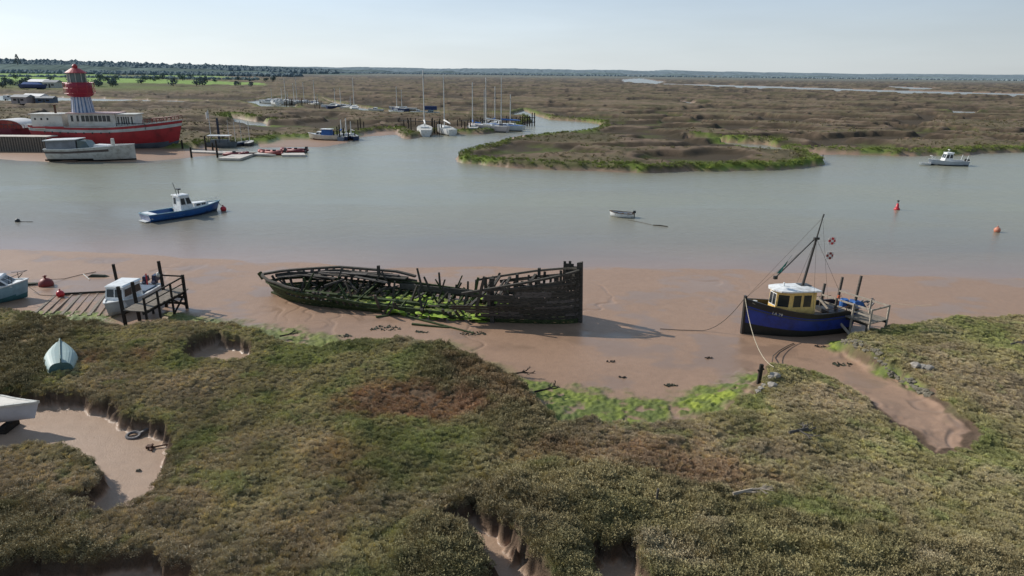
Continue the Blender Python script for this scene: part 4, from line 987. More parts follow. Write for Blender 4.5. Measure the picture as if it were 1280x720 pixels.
# boat at the left edge
s, b = G(-42, 374), G(33, 373); c = (s+b)/2+Vector((.1, -.3, 0)); L = (b-s).length
t, pt, sh = cabin_cruiser('cabin_boat', 'pale blue hulled cabin boat with a white coachroof, cut by the left edge', (c.x, c.y, T(c.x, c.y)+.1), head(s, b)+R(14), L, 2.5, .95, (PBLUE, mat('teal_bottom', (.05, .16, .18), .5, .3, 2), WHITE, WHITE), (-1.9, 1.45, 1.9, .62, .75), 'cabin boat')
m = MB(); 
for k in (-.5, .4): m.box((k, 0, 1.62), (.5, .5, .06))
m.build('roof_hatches', DGREY, t)
m = MB()
for sd in (-1, 1): m.tube(pt(.85, 0, sd), pt(.85, 0, sd)+Vector((0, 0, .5)), .02); m.path([pt(.75, 0, sd)+Vector((0, 0, .5)), pt(.85, 0, sd)+Vector((0, 0, .5)), Vector((L/2+.3, 0, 1.9))], .02)
m.build('bow_rail', DMAST, t)
m = MB(); m.beam((0, 0, .1), (1.9, .35, .12), .45, .16, taper=.5); m.beam((.1, 0, .1), (-.8, .2, .3), .3, .2); m.beam((-.3, .1, .2), (.4, .2, .9), .05)
solo(m, 'driftwood', WEED, 'dark flat driftwood on the mud behind the pale blue cabin boat', 'driftwood', G(22, 357, 0))
ball('mooring_buoy', DRED, 'large dull red buoy half sunk in the left mud', 'buoy', G(58, 357, 0), .52, sink=.85)
ball('mooring_buoy', BRED, 'small bright red buoy on the mud above the slipway timbers', 'buoy', G(76, 371, 0), .27, sink=.2)
m = MB(); m.hexa([(-.9,-.25,-.05),(.8,-.2,-.05),(.95,.2,-.05),(-.8,.3,-.05)], [(-.5,-.1,.2),(.5,-.08,.16),(.5,.1,.16),(-.5,.12,.22)]); solo(m, 'weed_clump', WEED, 'dark weedy lump on the mud at the left, above the landing stage', 'weed', G(123, 346, 0))
solo(MB().beam((0, 0, 0), G(112, 350, .03)-G(104, 343, .03), .06, .03), 'pale_stick', OWHITE, 'short white stick lying on the mud near the weedy lump', 'stick', G(104, 343, .04))
rope('mooring_rope', [G(60, 354, .3), G(80, 349, .03), G(100, 344, .03), G(120, 340, .02)], .02, DROPE, 'muddy line from the large dull red buoy to the right')
rope('mooring_rope', [G(36, 364, .4), G(50, 369, .03), G(66, 370, .03), G(90, 369.5, .03), G(150, 366, .2), G(205, 352, .6)], .02, DROPE, 'long thin line from the pale blue boat across the mud to the far pile')
# slipway timbers
st_ = thing('slipway', 'row of long timbers lying side by side on the mud left of the landing stage', 'slipway', (0, 0, 0))
for k in range(9):
    x0 = 70+k*10.5; x1 = 42+k*11.5; p = G(x0, 368-k*.35, -.03); q = G(x1, 393+k*.3, .0)
    MB().beam(p, q, .13 if k % 3 else .2, .10).build('timber', mat('mud_caked_timber', (.24, .165, .115), .8, .4, 3) if k % 3 else GREYW, st_)
p, q = G(75, 368.5, .06), G(152, 364.5, .06); MB().beam(p, q, .12, .14).build('cross_timber', OLDWOOD, st_)
# upturned teal dinghy
s, b = G(76, 463), G(75.5, 437); L = (b-s).length*.98; c = (s+b)/2
t = thing('upturned_dinghy', 'faded teal clinker dinghy lying upside down on the left grass', 'dinghy', (c.x, c.y, T(c.x, c.y)-.02), head(s, b), rx=R(6))
mb = MB(); rows = []; nx, ns = 22, 8; Bm = 1.5
def ud(u, a, sd):
    w = Bm/2*(.70+.3*min(1, u/.45)**.8)*max(0, 1-max(0, (u-.45)/.55)**2.1)
    k = a*math.pi/2; return Vector((-L/2+L*u+.10*math.sin(k)*0-(.16*math.sin(k) if u > .9 else 0), sd*w*math.cos(k)**.7 if a < 1 else 0, .03+(.66-.14*(1-u)+.10*u)*math.sin(k)**.85))
pln = [MB(), MB()]
for j in range(ns):
    for sd in (1, -1):
        r0 = [ud(i/nx, j/ns, sd)*1.0+Vector((0, sd*.022, -.0)) for i in range(nx+1)]; r1 = [ud(i/nx, (j+1)/ns, sd) for i in range(nx+1)]
        mb.grid([r0, r1], flip=sd > 0); mb.grid([[p-Vector((0, sd*.022, 0)) for p in r0], r0], flip=sd > 0)
tr = [ud(0, j/ns, 1) for j in range(ns+1)]+[ud(0, j/ns, -1) for j in range(ns-1, -1, -1)]
mb.build('planking', TEAL, t); MB().add(tr, [tuple(range(len(tr)))]).build('transom', TEALD, t)
MB().path([ud(i/nx, .999, 1)+Vector((0, 0, .03)) for i in range(nx+1)]+[ud(1, .2, 1)+Vector((.03, 0, 0)), ud(1, 0, 1)], .045, 4).build('keel', TEALD, t)
MB().box((-L/2+.25, 0, .70), (.5, .05, .14)).build('skeg', TEALD, t)
# white hull at left edge standing in the creek
c = G(-62, 548); t = thing('upturned_hull', 'white hull with a flat sunlit top beside the muddy pool, cut by the left edge', 'boat', (c.x, c.y+.75, .5), R(3))
mb, pt, bf = hull(6.4, 1.3, lambda u: 1.25, lambda u: .1+.35*u*u, None, [(.2, 0), (-9, 0)], e=.55, rake=.05, transom=.8, full=.75, bow_p=2.4)
merge(mb.build('hull', [mat('grey_white_side', (.50, .50, .52), .5, .2, 1)], t)); deck(pt, -.02, mat('cream_deck', (.62, .57, .5), .6, .2, 2), t, t1=.995, inset=1.0); gunwale(pt, OWHITE, t, .1, .1)
for k in (-2, 0, 2): MB().box((k, 0, -.2), (.3, 1.0, .9)).build('cradle_block', OLDWOOD, t)
# debris in pools, posts
m = MB(); n = 14; m.path([(math.cos(k*6.283/n)*.28, math.sin(k*6.283/n)*.22, .05+.05*math.sin(k*6.283/n)) for k in range(n+1)], .07, 6); m.beam((.25, .1, .1), (.6, .45, .2), .1)
solo(m, 'discarded_tyre', RUB, 'dark old tyre at the edge of the muddy pool', 'tyre', G(167, 546, .02), smooth=False)
m = MB(); m.path([(0, 0, .05), (.5, .18, .08), (.95, .25, .12)], .035); m.path([(-.08, .25, .05), (-.1, 0, .08), (.1, -.22, .05)], .05); m.box((-.1, 0, .08), (.22, .2, .12)); solo(m, 'old_anchor', RUST, 'rusty anchor like scrap lying in the muddy pool', 'scrap', G(190, 561, .02))
m = MB(); m.hexa([(-.08,-.07,0),(.08,-.06,0),(.1,.07,0),(-.07,.08,0)], [(-.05,-.04,.1),(.04,-.03,.09),(.05,.04,.1),(-.04,.05,.08)]); solo(m, 'small_stone', STONE, 'single small stone in the middle of the muddy pool', 'stone', G(173, 589, 0))
p = G(948, 479, -.2); m = MB(); m.beam((0,0,0), (.05,0,1.25), .17, .15); m.beam((-.12,0,.9), (.2,0,1.0), .08); solo(m, 'mooring_post', OLDWOOD, 'short dark post at the left side of the rope landing on the green bank', 'post', p)
p = G(820, 628, -.2); solo(MB().beam((0,0,0), (.04,0,.75), .07), 'wooden_stake', WRECKT, 'lone thin stake standing in the scrub of the lower right marsh', 'stake', p)
def rocks(mb, pts, s0, s1, rnd):
    for p in pts:
        r = rnd.uniform(s0, s1); n = 6; rings = []
        for zz, k in ((-.3, .8), (.15, 1), (.5, .85), (.75, .4)):
            rings.append([Vector((p.x+math.cos(a*6.283/n+zz)*r*k*rnd.uniform(.75, 1.2), p.y+math.sin(a*6.283/n)*r*k*rnd.uniform(.6, 1), p.z+zz*r*.9)) for a in range(n)])
        for a, b in zip(rings[:-1], rings[1:]):
            mb.add(a+b, [(k, (k+1) % n, n+(k+1) % n, n+k) for k in range(n)])
        mb.add(rings[-1], [tuple(range(n))])
rn = random.Random(4); pts = []
line = [(1056,421),(1075,432),(1100,447),(1120,460),(1140,470),(1152,482),(1166,492)]
for i in range(150):
    k = rn.uniform(0, len(line)-1.01); a, b = line[int(k)], line[int(k)+1]; f = k-int(k)
    p = P(a[0]+(b[0]-a[0])*f, a[1]+(b[1]-a[1])*f+4, .8); o_ = rn.uniform(-.5, .3); p.x -= abs(o_)*.7; p.y += o_*.3; p.z = T(p.x, p.y)+rn.uniform(-.08, .06); pts.append(p)
m = MB(); rocks(m, pts, .07, .17, rn); solo(m, 'stone_revetment', STONE, 'low rough stone edging along the right side of the muddy inlet', 'stone wall')
m = MB(); rocks(m, [G(1142, 470, 0)+Vector((dx, dy, .15)) for dx, dy in ((0,0),(.3,-.15),(.55,-.3))], .2, .3, rn); solo(m, 'pale_boulders', mat('light_rock', (.30, .27, .23), .9, .3, 3, bump=.5), 'largest pale rocks on the stone edging of the inlet', 'rocks')
m = MB(); rocks(m, [G(963+dx, 478+dy, .1) for dx, dy in ((0,0),(6,-5),(-8,6),(-16,14),(-12,10),(2,6))], .16, .34, rn); solo(m, 'mooring_rocks', mat('light_rock', (.30, .27, .23)), 'pale rocks on the bank where the bow rope comes ashore', 'rocks')
def weedpatch(px, py, w, h, lab, n=22, m_=WEED, name='seaweed_clump', cat='seaweed'):
    c = G(px, py); m = MB(); rn = random.Random(int(px))
    for k in range(n):
        a = rn.uniform(0, 6.283); r = rn.random()**.6; p = Vector((math.cos(a)*w*r, math.sin(a)*h*r, .0)); q = p+Vector((rn.uniform(-.3, .3), rn.uniform(-.2, .2), rn.uniform(.03, .14)))
        m.beam(p, p.lerp(q, .6), rn.uniform(.06, .18), .03, taper=.7)
    solo(m, name, m_, lab, cat, c)
weedpatch(484, 410, .8, .5, 'broad dark weed clump on the mud left of centre, before the wreck', 40)
weedpatch(527, 415, .35, .2, 'tiny dark weed clump on the mud between the wreck and the central bank')
weedpatch(433, 420, .4, .25, 'dark weed clump on the mud nearest the green bank at left centre')
weedpatch(465, 284+128, .2, .1, 'small dark speck of weed left of the broad clump', 8)
weedpatch(590, 417, .9, .3, 'dark weed draped over the right end of the long fallen timber', 40)
weedpatch(886, 448, .2, .15, 'little dark debris on open mud below the dark rope', 8, OLDWOOD, 'mud_debris', 'debris')
weedpatch(762, 452, .3, .15, 'little dark debris on open mud below the wreck shadow', 8, OLDWOOD, 'mud_debris', 'debris')
weedpatch(779, 472, .15, .1, 'faint speck of debris on the mud above the green bank', 6, OLDWOOD, 'mud_debris', 'debris')
weedpatch(1026, 434, .5, .25, 'dark debris at the mouth of the muddy inlet', 16, OLDWOOD, 'mud_debris', 'debris')
weedpatch(1055, 456, .7, .25, 'weed and twigs spread across the muddy inlet', 20, WEED, 'mud_debris', 'debris')
weedpatch(838, 482, .4, .18, 'dark weed at the water mark of the central green bank', 20)
def branch(px, py, lab, sc=1.0, m_=OLDWOOD, seed=1, dz=.1):
    rn = random.Random(seed); m = MB()
    def grow(p, d, l, r, dep):
        q = p+d*l; m.tube(p, q, r, r*.7, 5)
        if dep: 
            for _ in range(3): grow(p.lerp(q, rn.uniform(.4, 1)), (d+Vector((rn.uniform(-.8, .8), rn.uniform(-.8, .8), rn.uniform(-.3, .5)))).normalized(), l*.6, r*.6, dep-1)
    grow(Vector((0,0,0)), Vector((1, .2, .15)).normalized(), .8*sc, .07*sc, 3)
    solo(m, 'dead_branch', m_, lab, 'branch', G(px, py, dz))
branch(640, 470, 'dark dead branches at the tip of the central bank', .8, OLDWOOD, 2, .1); branch(668, 492, 'dark branches poking from the bank over the green weed', .9, OLDWOOD, 3, .1)
branch(985, 550, 'grey driftwood branch on the marsh below the inlet bank', 1.1, WRECKT, 4, .35); branch(350, 424, 'dark branches in the green patch right of the small pool', .8, OLDWOOD, 5, .2)
branch(915, 628, 'pale dead branches in the scrub at the lower right', 1.0, mat('bleached_twig', (.30, .25, .19), .9, .3, 5), 6, .35)
branch(1262, 437, 'grey dead branch on the marsh at the right edge', .7, WRECKT, 7, .35)
# ================================================================== far shore
def mpp(px, py): return (P(px+1, py)-P(px, py)).length
def hz(px, ybase, ytop, z0=0):                # height above z0 of what stands between two image rows
    p = P(px, ybase, z0); return Zat(px, ytop, p.y)-z0
# ---- the red light vessel
def lightship():
    st, bw = P(50, 183, .4), P(218, 183, .4); L = (bw-st).length*1.06; c = (st+bw)/2; rz = head(st, bw)
    t = thing('lightship', 'red and white lightship with a red lantern tower, lying in the far left marsh', 'lightship', (c.x, c.y, 0), rz)
    B = 7.2; k = L/31.
    sh = lambda u: 5.0*k+1.3*max(0, (u-.5)/.5)**1.8+.3*max(0, (.3-u)/.3)
    wht = mat('chalky_white_strake', (.46, .50, .47), .6, .3, .5)
    bot = mat('weathered_bottom', (.10, .12, .15), .7, .4, .5)
    mb, pt, bf = hull(L, B, sh, lambda u: -.3+.9*max(0, (u-.86)/.14)**2, None, [(lambda u: -.3+(sh(u)+.3)*.93, 3), (lambda u: -.3+(sh(u)+.3)*.80, 0), (lambda u: -.3+(sh(u)+.3)*.30, 1), (-9, 2)], e=.38, full=.6, rake=.055, stern_p=.45, nx=36, nz=14, bow_p=1.1)
    merge(mb.build('hull', [wht, RED, bot, RED], t))
    deck(pt, .55, LGREY, t); gunwale(pt, wht, t, .16, .16, a=.0, stern=False)
    for i in range(9):
        u = .12+.058*i; p = pt(u, .15, -1); MB().tube(p+Vector((0, .1, 0)), p+Vector((0, -.05, 0)), .16, .16, 10).build('porthole', GLASS, t)
    zd = sh(.4)-.5
    # after deckhouse
    x = lambda px: (px-134)/168*L*.945
    def house(x0, x1, h, w, spans, fm, nm='deckhouse', z0=zd, v=(.45, .8), roofm=None):
        A, Bb, C, D = (x0, -w/2, z0), (x1, -w/2, z0), (x1, -w/2, z0+h), (x0, -w/2, z0+h)
        A2, B2, C2, D2 = (x1, w/2, z0), (x0, w/2, z0), (x0, w/2, z0+h), (x1, w/2, z0+h)
        o = MB().hexa([A, Bb, A2, B2], [D, C, D2, C2]).build(nm, fm, t)
        windows(o, A, Bb, C, D, spans, *v, fm, pad=.008); windows(o, A2, B2, C2, D2, spans, *v, fm, pad=.008)
        MB().box(((x0+x1)/2, 0, z0+h+.06), (x1-x0+.5, w+.5, .14)).build('roof', roofm or PALEW, o); return o
    cream = mat('cream_deckhouse_paint', (.58, .56, .50), .55, .25, .6, dirt=(.40, .38, .32))
    house(x(53), x(90), 2.9, 4.2, [(.10, .16), (.30, .36), (.50, .56)], cream, v=(.62, .76), roofm=cream)
    hm = house(x(98), x(155), 3.1, 4.6, [(.06, .11), (.18, .23)]+[(.28+.09*i, .355+.09*i) for i in range(7)], cream, v=(.50, .88), roofm=mat('pinkish_roof', (.55, .38, .36), .6, .3, 1))
    br = house(x(155), x(178), 2.9, 3.9, [(.08, .16), (.26, .34), (.38, .46), (.50, .58), (.62, .70), (.8, .88)], cream, 'bridge_house', v=(.35, .86), roofm=cream)
    for xx in (x(90), x(98), x(155)): MB().box((xx, 0, zd+.15), (.25, 5.4, .3)).build('red_coaming', RED, t)
    m = MB()
    for sd in (-1, 1): m.box((x(118), sd*3.0, zd+.45), (x(180)-x(55), .08, .3))
    m.build('red_band', RED, t)
    m = MB(); m.tube((x(77), 0, zd+2.9), (x(77), 0, zd+4.6), .22); m.tube((x(77), 0, zd+4.6), (x(77), 0, zd+4.75), .6); m.build('stove_pipe', RUST, t)
    m = MB()
    for sd in (-1, 1):
        us_ = [.80+.025*i for i in range(9)]; ps = [pt(min(u, 1), 0, sd)+Vector((0, 0, .9)) for u in us_]
        m.path(ps, .05, 4); m.path([p-Vector((0, 0, .4)) for p in ps], .035, 4)
        for p in ps: m.tube(p-Vector((0, 0, .9)), p, .05, .05, 4)
    m.build('bow_rail', DRED, t)
    m = MB()
    for sd in (-1, 1):
        ps = [Vector((x(156)+i*1.1, sd*2.6, zd+1.2)) for i in range(6)]; m.path(ps, .06, 4)
        for p in ps: m.tube(p-Vector((0, 0, 1.2)), p, .06, .06, 4)
    m.build('deck_rail', DGREY, t)
    # tower
    tx = x(111); zb = zd; Y_ = c.y; zdr0 = Zat(100, 121, Y_); zdr1 = Zat(99, 103.5, Y_); zg = Zat(94, 91, Y_); ztop = Zat(92, 80.5, Y_)
    m = MB(); n = 36
    for i in range(n):
        a0, a1 = i*6.283/n, (i+1)*6.283/n; r0, r1 = 2.35, 1.65
        q = lambda a, r, z: (tx+r*math.cos(a), r*math.sin(a), z)
        m.add([q(a0, r0, zb), q(a1, r0, zb), q(a1, r1, zdr0), q(a0, r1, zdr0)], [(0, 1, 2, 3)], i % 2)
        (m.beam(q(a0, r0+.04, zb), q(a0, r1+.04, zdr0), .10) if i % 3 == 0 else None)
    m.build('tower', [mat('white_tower_stripe', (.52, .54, .60), .6, .2, 1), STRIPE], t)
    m = MB(); m.lathe([(1.65, zdr0), (2.35, zdr0+.35), (2.35, zdr1-.5), (2.35, zdr1), (0, zdr1)], 20, (tx, 0, 0)); dr = m.build('lantern_gallery', mat('crimson_drum_paint', (.30, .015, .045), .5, .3, .8), t, True)
    m = MB()
    for zz in (zdr1+.05, zdr1-1.0, zdr1-2.0):
        for i in range(20): a0, a1 = i*6.283/20, (i+1)*6.283/20; m.tube((tx+2.75*math.cos(a0), 2.75*math.sin(a0), zz), (tx+2.75*math.cos(a1), 2.75*math.sin(a1), zz), .05, .05, 4)
    for i in range(10): a0 = i*6.283/10; m.tube((tx+2.75*math.cos(a0), 2.75*math.sin(a0), zdr1-2.0), (tx+2.75*math.cos(a0), 2.75*math.sin(a0), zdr1+.05), .05, .05, 4)
    m.build('gallery_rail', RED, t)
    lx = tx-.15; lg = MB(); lg.lathe([(1.62, zdr1), (1.62, zg)], 14, (lx, 0, 0)); lg = lg.build('lantern_glass', GLASSG, t)
    m = MB()
    for i in range(10): a0 = i*6.283/10; m.tube((lx+1.66*math.cos(a0), 1.66*math.sin(a0), zdr1), (lx+1.66*math.cos(a0), 1.66*math.sin(a0), zg), .07, .07, 4)
    m.build('glazing_bars', OWHITE, t)
    m = MB(); m.lathe([(1.95, zg-.05), (1.95, zg+.05), (.75, ztop-.75), (.45, ztop-.7), (.5, ztop-.25), (.25, ztop+.05), (0, ztop+.1)], 18, (lx, 0, 0)); m.build('lantern_roof', RED, t, False)
    return t
lightship()
# ---- red arched-roof houseboat at far left, quay, white barge
def houseboat():
    a, b = P(-60, 180, .4), P(47, 181, .4); L = (b-a).length; c = (a+b)/2
    t = thing('houseboat', 'red houseboat with pale arched roofs at the far left edge', 'houseboat', (c.x, c.y, 0), head(a, b))
    sh = lambda u: 3.9
    mb, pt, bf = hull(L, 6, sh, lambda u: -.3, None, [(-9, 0)], e=.3, full=.85, rake=0, transom=.9, bow_p=2.5); merge(mb.build('hull', [mat('dark_crimson_paint', (.17, .018, .035), .6, .4, .6)], t)); deck(pt, .1, LGREY, t)
    for (x0, x1, yo) in ((-L*.48, L*.02, 0), (L*.05, L*.47, 0)):
        m = MB(); n = 12; r0 = []; r1 = []; f0 = []
        for i in range(n+1):
            a_ = math.pi*i/n; xx = (x0+x1)/2-(x1-x0)/2*math.cos(a_); zz = 4.0+1.7*math.sin(a_)**.8
            r0.append(Vector((xx, -2.7, zz))); r1.append(Vector((xx, 2.7, zz))); f0.append(Vector((xx, -2.55, max(3.8, zz-.12))))
        m.grid([r0, r1]); ru = [p-Vector((0, 0, .12)) for p in r0]; m.grid([ru, r0]); o = m.build('arched_roof', mat('pale_roof_sheet', (.66, .63, .60), .5, .15, .5), t, True)
        m = MB(); m.add(f0, [tuple(range(len(f0)))]); m.add([p+Vector((0, 5.1, 0)) for p in f0], [tuple(range(len(f0)))[::-1]]); w = m.build('end_wall', mat('orange_red_boards', (.30, .035, .025), .6, .3, 2), t)
        for k in (-1, 1): MB().box(((x0+x1)/2+k*1.3, -2.6, 4.9), (1.0, .08, .8)).build('shutter', mat('orange_shutter', (.36, .08, .04), .6, .3, 2), w)
    m = MB()
    for i in range(22): m.tube((-L/2+i*L/21, -2.95, 3.9), (-L/2+i*L/21, -2.95, 4.7), .05, .05, 4)
    m.tube((-L/2, -2.95, 4.7), (L/2, -2.95, 4.7), .05, .05, 4); m.build('railing', DGREY, t)
houseboat()
def quay():
    t = thing('timber_quay', 'long low quay faced with upright dark timbers in front of the red houseboat', 'quay', (0, 0, 0))
    a, b = P(-120, 189, .1), P(62, 190, .1); n = 110
    for part_, m_ in (('pile_facing', WRECKT),):
        m = MB(); rn = random.Random(9)
        for i in range(n): p = a.lerp(b, i/n); m.box((p.x, p.y, 1.2), (.28, .22, 3.4+rn.uniform(-.1, .1)), mi=i % 2)
        m.build(part_, [WRECKT, GREYW], t)
    b2 = P(132, 186, .1)
    m = MB(); m.hexa([(a.x, a.y, 2.85), (b.x, b.y, 2.85), (b.x, b.y+3.4, 2.85), (a.x, a.y+3.4, 2.85)], [(a.x, a.y-.2, 3.05), (b.x, b.y-.2, 3.05), (b.x, b.y+3.4, 3.05), (a.x, a.y+3.4, 3.05)])
    m.hexa([(b.x, b.y+.1, 2.1), (b2.x, b2.y, 1.6), (b2.x, b2.y+2, 1.6), (b.x, b.y+3, 2.1)], [(b.x, b.y+.1, 2.45), (b2.x, b2.y, 1.9), (b2.x, b2.y+2, 1.9), (b.x, b.y+3, 2.45)])
    m.build('deck', mat('bleached_decking', (.52, .47, .41), .8, .25, 1.5), t)
    m = MB(); m.box((P(108, 184).x, P(108, 184).y+2, 2.5), (3.2, 1.2, .9)); m.build('red_crates', DRED, t)
quay()
st, bw = P(66, 201), P(171, 200.5); L = (bw-st).length; c = (st+bw)/2
t = thing('white_barge', 'long white and brown barge yacht with a plumb bow on the far left mud', 'boat', (c.x, c.y, 0), head(st, bw))
sh = lambda u: 2.2+.75*max(0, (u-.25)/.75)
mb, pt, bf = hull(L, 4.2, sh, lambda u: -.2, None, [(lambda u: sh(u)*.90, 0), (lambda u: sh(u)*.62 if u < .70 else 9, 1), (lambda u: .45, 0), (-9, 2)], e=.4, full=.62, rake=.0, transom=.8, bow_p=1.1)
merge(mb.build('hull', [OWHITE, mat('brown_strake', (.10, .075, .065), .6, .3, 1), BLACK], t)); deck(pt, .12, OWHITE, t); gunwale(pt, WHITE, t, .14, .12)
A, Bb = (-L/2+.1, -1.7, 2.0), (-L/2+5, -1.7, 2.1)
cb = MB().hexa([A, Bb, (Bb[0], 1.7, 2.1), (A[0], 1.7, 2.0)], [(A[0], -1.6, 3.6), (Bb[0], -1.6, 3.8), (Bb[0], 1.6, 3.8), (A[0], 1.6, 3.6)]).build('after_cabin', mat('grey_canvas_cabin', (.22, .23, .25), .8, .3, 1), t)
MB().hexa([(A[0]-.3, -1.9, 3.6), (Bb[0]+.3, -1.9, 3.82), (Bb[0]+.3, 1.9, 3.82), (A[0]-.3, 1.9, 3.6)], [(A[0]-.3, -1.9, 3.75), (Bb[0]+.3, -1.9, 3.95), (Bb[0]+.3, 1.9, 3.95), (A[0]-.3, 1.9, 3.75)]).build('cabin_roof', WHITE, cb)
wc = MB().hexa([(-L/2+5.2, -1.5, 2.1), (-L/2+7.4, -1.5, 2.2), (-L/2+7.4, 1.5, 2.2), (-L/2+5.2, 1.5, 2.1)], [(-L/2+5.2, -1.4, 3.7), (-L/2+6.6, -1.3, 3.5), (-L/2+6.6, 1.3, 3.5), (-L/2+5.2, 1.4, 3.7)]).build('wheelhouse', GLASSG, t)
MB().hexa([(-L/2+7.6, -1.3, 2.2), (-L/2+10.4, -1.2, 2.4), (-L/2+10.4, 1.2, 2.4), (-L/2+7.6, 1.3, 2.2)], [(-L/2+7.8, -1.1, 2.9), (-L/2+10.1, -1, 2.8), (-L/2+10.1, 1, 2.8), (-L/2+7.8, 1.1, 2.9)]).build('white_dinghy_cover', WHITE, t)
MB().lathe([(.35, 0), (.28, 1.3), (0, 1.35)], 10, (L/2-3.6, 0, 2.6)).build('funnel', OWHITE, t)
for k in (0, 1.2): MB().tube((L/2-3.4+k, -bf(.83+k*.05)-.02, 2.1), (L/2-3.4+k, -bf(.83+k*.05)+.4, 2.1), .15, .15, 10).build('porthole', BLACK, t)
p = P(60, 201); q = P(98, 202.3); solo(MB().beam((0, 0, .15), (q-p)+Vector((0, 0, .15)), 1.2, .35), 'mud_raft', BROWNW, 'low flat dark raft at the stern of the white and brown barge', 'raft', p)

# ---- pontoons and inflatables
def flat(name, label, pts, z, th, m_, cat):
    q = [P(a, b, z) for a, b in pts]; o = q[0].copy(); m = MB(); n = len(q)
    m.add([v-o for v in q]+[v-o-Vector((0, 0, th)) for v in q], [tuple(range(n))[::-1], tuple(range(n, 2*n))]+[(k, (k+1) % n, n+(k+1) % n, n+k) for k in range(n)])
    return solo(m, name, m_, label, cat, o)
pale = mat('bleached_decking', (.5, .45, .4))
flat('gangway', 'long narrow pale gangway running from the far bank to the pontoon', [(238, 189.3), (238, 187.6), (318, 190), (345, 193), (318, 192.3)], .45, .3, pale, 'gangway')
flat('pontoon', 'pale wedge shaped pontoon with a red inflatable on its right end', [(272, 197.5), (300, 190.5), (322, 190.5), (300, 198)], .45, .4, pale, 'pontoon')
flat('pontoon', 'pale outer pontoon under the dark inflatable at the right', [(352, 193.5), (352, 191), (380, 191), (382, 193.5)], .4, .4, pale, 'pontoon')
def rib(px, py, lab, L, rz, mt_, motor=True):
    c = P(px, py); t = thing('inflatable_boat', lab, 'inflatable boat', (c.x, c.y, .1), rz); m = MB(); w = L*.21; r = L*.065
    ps = [Vector((-L/2, -w, .3)), Vector((L*.15, -w, .32)), Vector((L*.36, -w*.7, .42)), Vector((L*.5, 0, .55)), Vector((L*.36, w*.7, .42)), Vector((L*.15, w, .32)), Vector((-L/2, w, .3))]
    m.path(ps, r, 8, 0)
    for p in (ps[0], ps[-1]): m.tube(p, p-Vector((L*.06, 0, 0)), r, r*.3, 8)
    m.build('inflated_tube', mt_, t, True)
    f = MB(); f.hexa([(-L/2, -w*.4, -.12), (L*.4, -.05, -.12), (L*.4, .05, -.12), (-L/2, w*.4, -.12)], [(-L/2, -w, .28), (L*.42, -.2, .35), (L*.42, .2, .35), (-L/2, w, .28)]); f.build('hull', DGREY, t)
    MB().box((-L*.1, 0, .55), (.5, .5, .6)).build('console', BLACK, t)
    if motor: outboard(t, -L/2, 0, .45, BLACK, 1.3)
rib(296, 195, 'red inflatable boat lying at the end of the wedge pontoon', 4.3, R(6), MREDR, False)
rib(340, 193, 'red inflatable boat with a dark motor between the two pontoons', 5.2, R(172), mat('faded_red_rubber', (.30, .06, .05), .6, .3, 2))
rib(367, 190.5, 'dark inflatable with a big outboard on the outermost pontoon', 5.0, R(175), MREDR)
def post(px, yb, yt, r=.16, lab='dark timber mooring pile on the far shore', grp='mooring piles on the far shore', m_=OLDWOOD, z0=0, name='mooring_pile', cat='pile', lean=0):
    p = P(px, yb, z0); h = Zat(px, yt, p.y)-z0; m = MB(); m.tube((0, 0, -.6), (lean, 0, h), r, r*.85, 7)
    return solo(m, name, m_, lab, cat, p, group=grp)
for px, yb, yt in ((228.5, 187, 175), (239.5, 197, 184), (258, 191, 170), (266.5, 191, 178), (272, 197, 175)):
    post(px, yb, yt, .2, 'dark pile standing by the gangway and wedge pontoon at far left', 'piles by the far left pontoons')
p = P(274.5, 178, .3); m = MB(); h = Zat(274.5, 147.5, p.y)-.3; m.tube((0,0,0), (0,0,h), .32, .25, 8); solo(m, 'tall_dark_post', mat('dark_blue_post', (.03, .035, .06), .6, .3, 2), 'thick dark blue tall post behind the far left pontoons', 'post', p)
p = P(265, 182, .3); h = Zat(262, 139, p.y); t = thing('flagpole', 'thin pale flagpole with a small white flag behind the far left pontoon', 'flagpole', p)
MB().tube((0, 0, 0), (0, 0, h), .07).build('pole', ALU, t); m = MB(); m.grid([[Vector((-.1*i*1.1, .12*math.sin(i*1.3), h-.1-1.4*j-(.35*i*.3))) for i in range(6)] for j in range(2)]); m.build('flag', mat('white_cloth', (.7, .66, .62)), t)
# covered launch
c = P(277, 184); t = thing('canopy_launch', 'grey launch under a flat white canopy behind the wedge pontoon', 'launch', (c.x, c.y, 0), R(2))
mb, pt, bf = hull(6.0, 2.2, lambda u: .9+.3*u, lambda u: -.2, None, [(-9, 0)], nx=14, nz=6); merge(mb.build('hull', [mat('mid_grey_paint', (.13, .15, .16), .6, .3, 1)], t)); deck(pt, .2, DGREY, t)
m = MB(); m.box((-.2, 0, 2.45), (4.6, 2.1, .14)); m.build('canopy', WHITE, t); m = MB()
for x_ in (-2.2, 0, 1.8):
    for s_ in (-1, 1): m.tube((x_, s_*.9, .8), (x_, s_*.9, 2.4), .06, .06, 5)
m.build('canopy_frame', DGREY, t)
MB().hexa([(-2,-.9,.8),(1.8,-.9,.8),(1.8,.9,.8),(-2,.9,.8)], [(-1.9,-.8,1.6),(1.4,-.8,1.6),(1.4,.8,1.6),(-1.9,.8,1.6)]).build('cabin', mat('mid_grey_paint', (.13, .15, .16)), t)

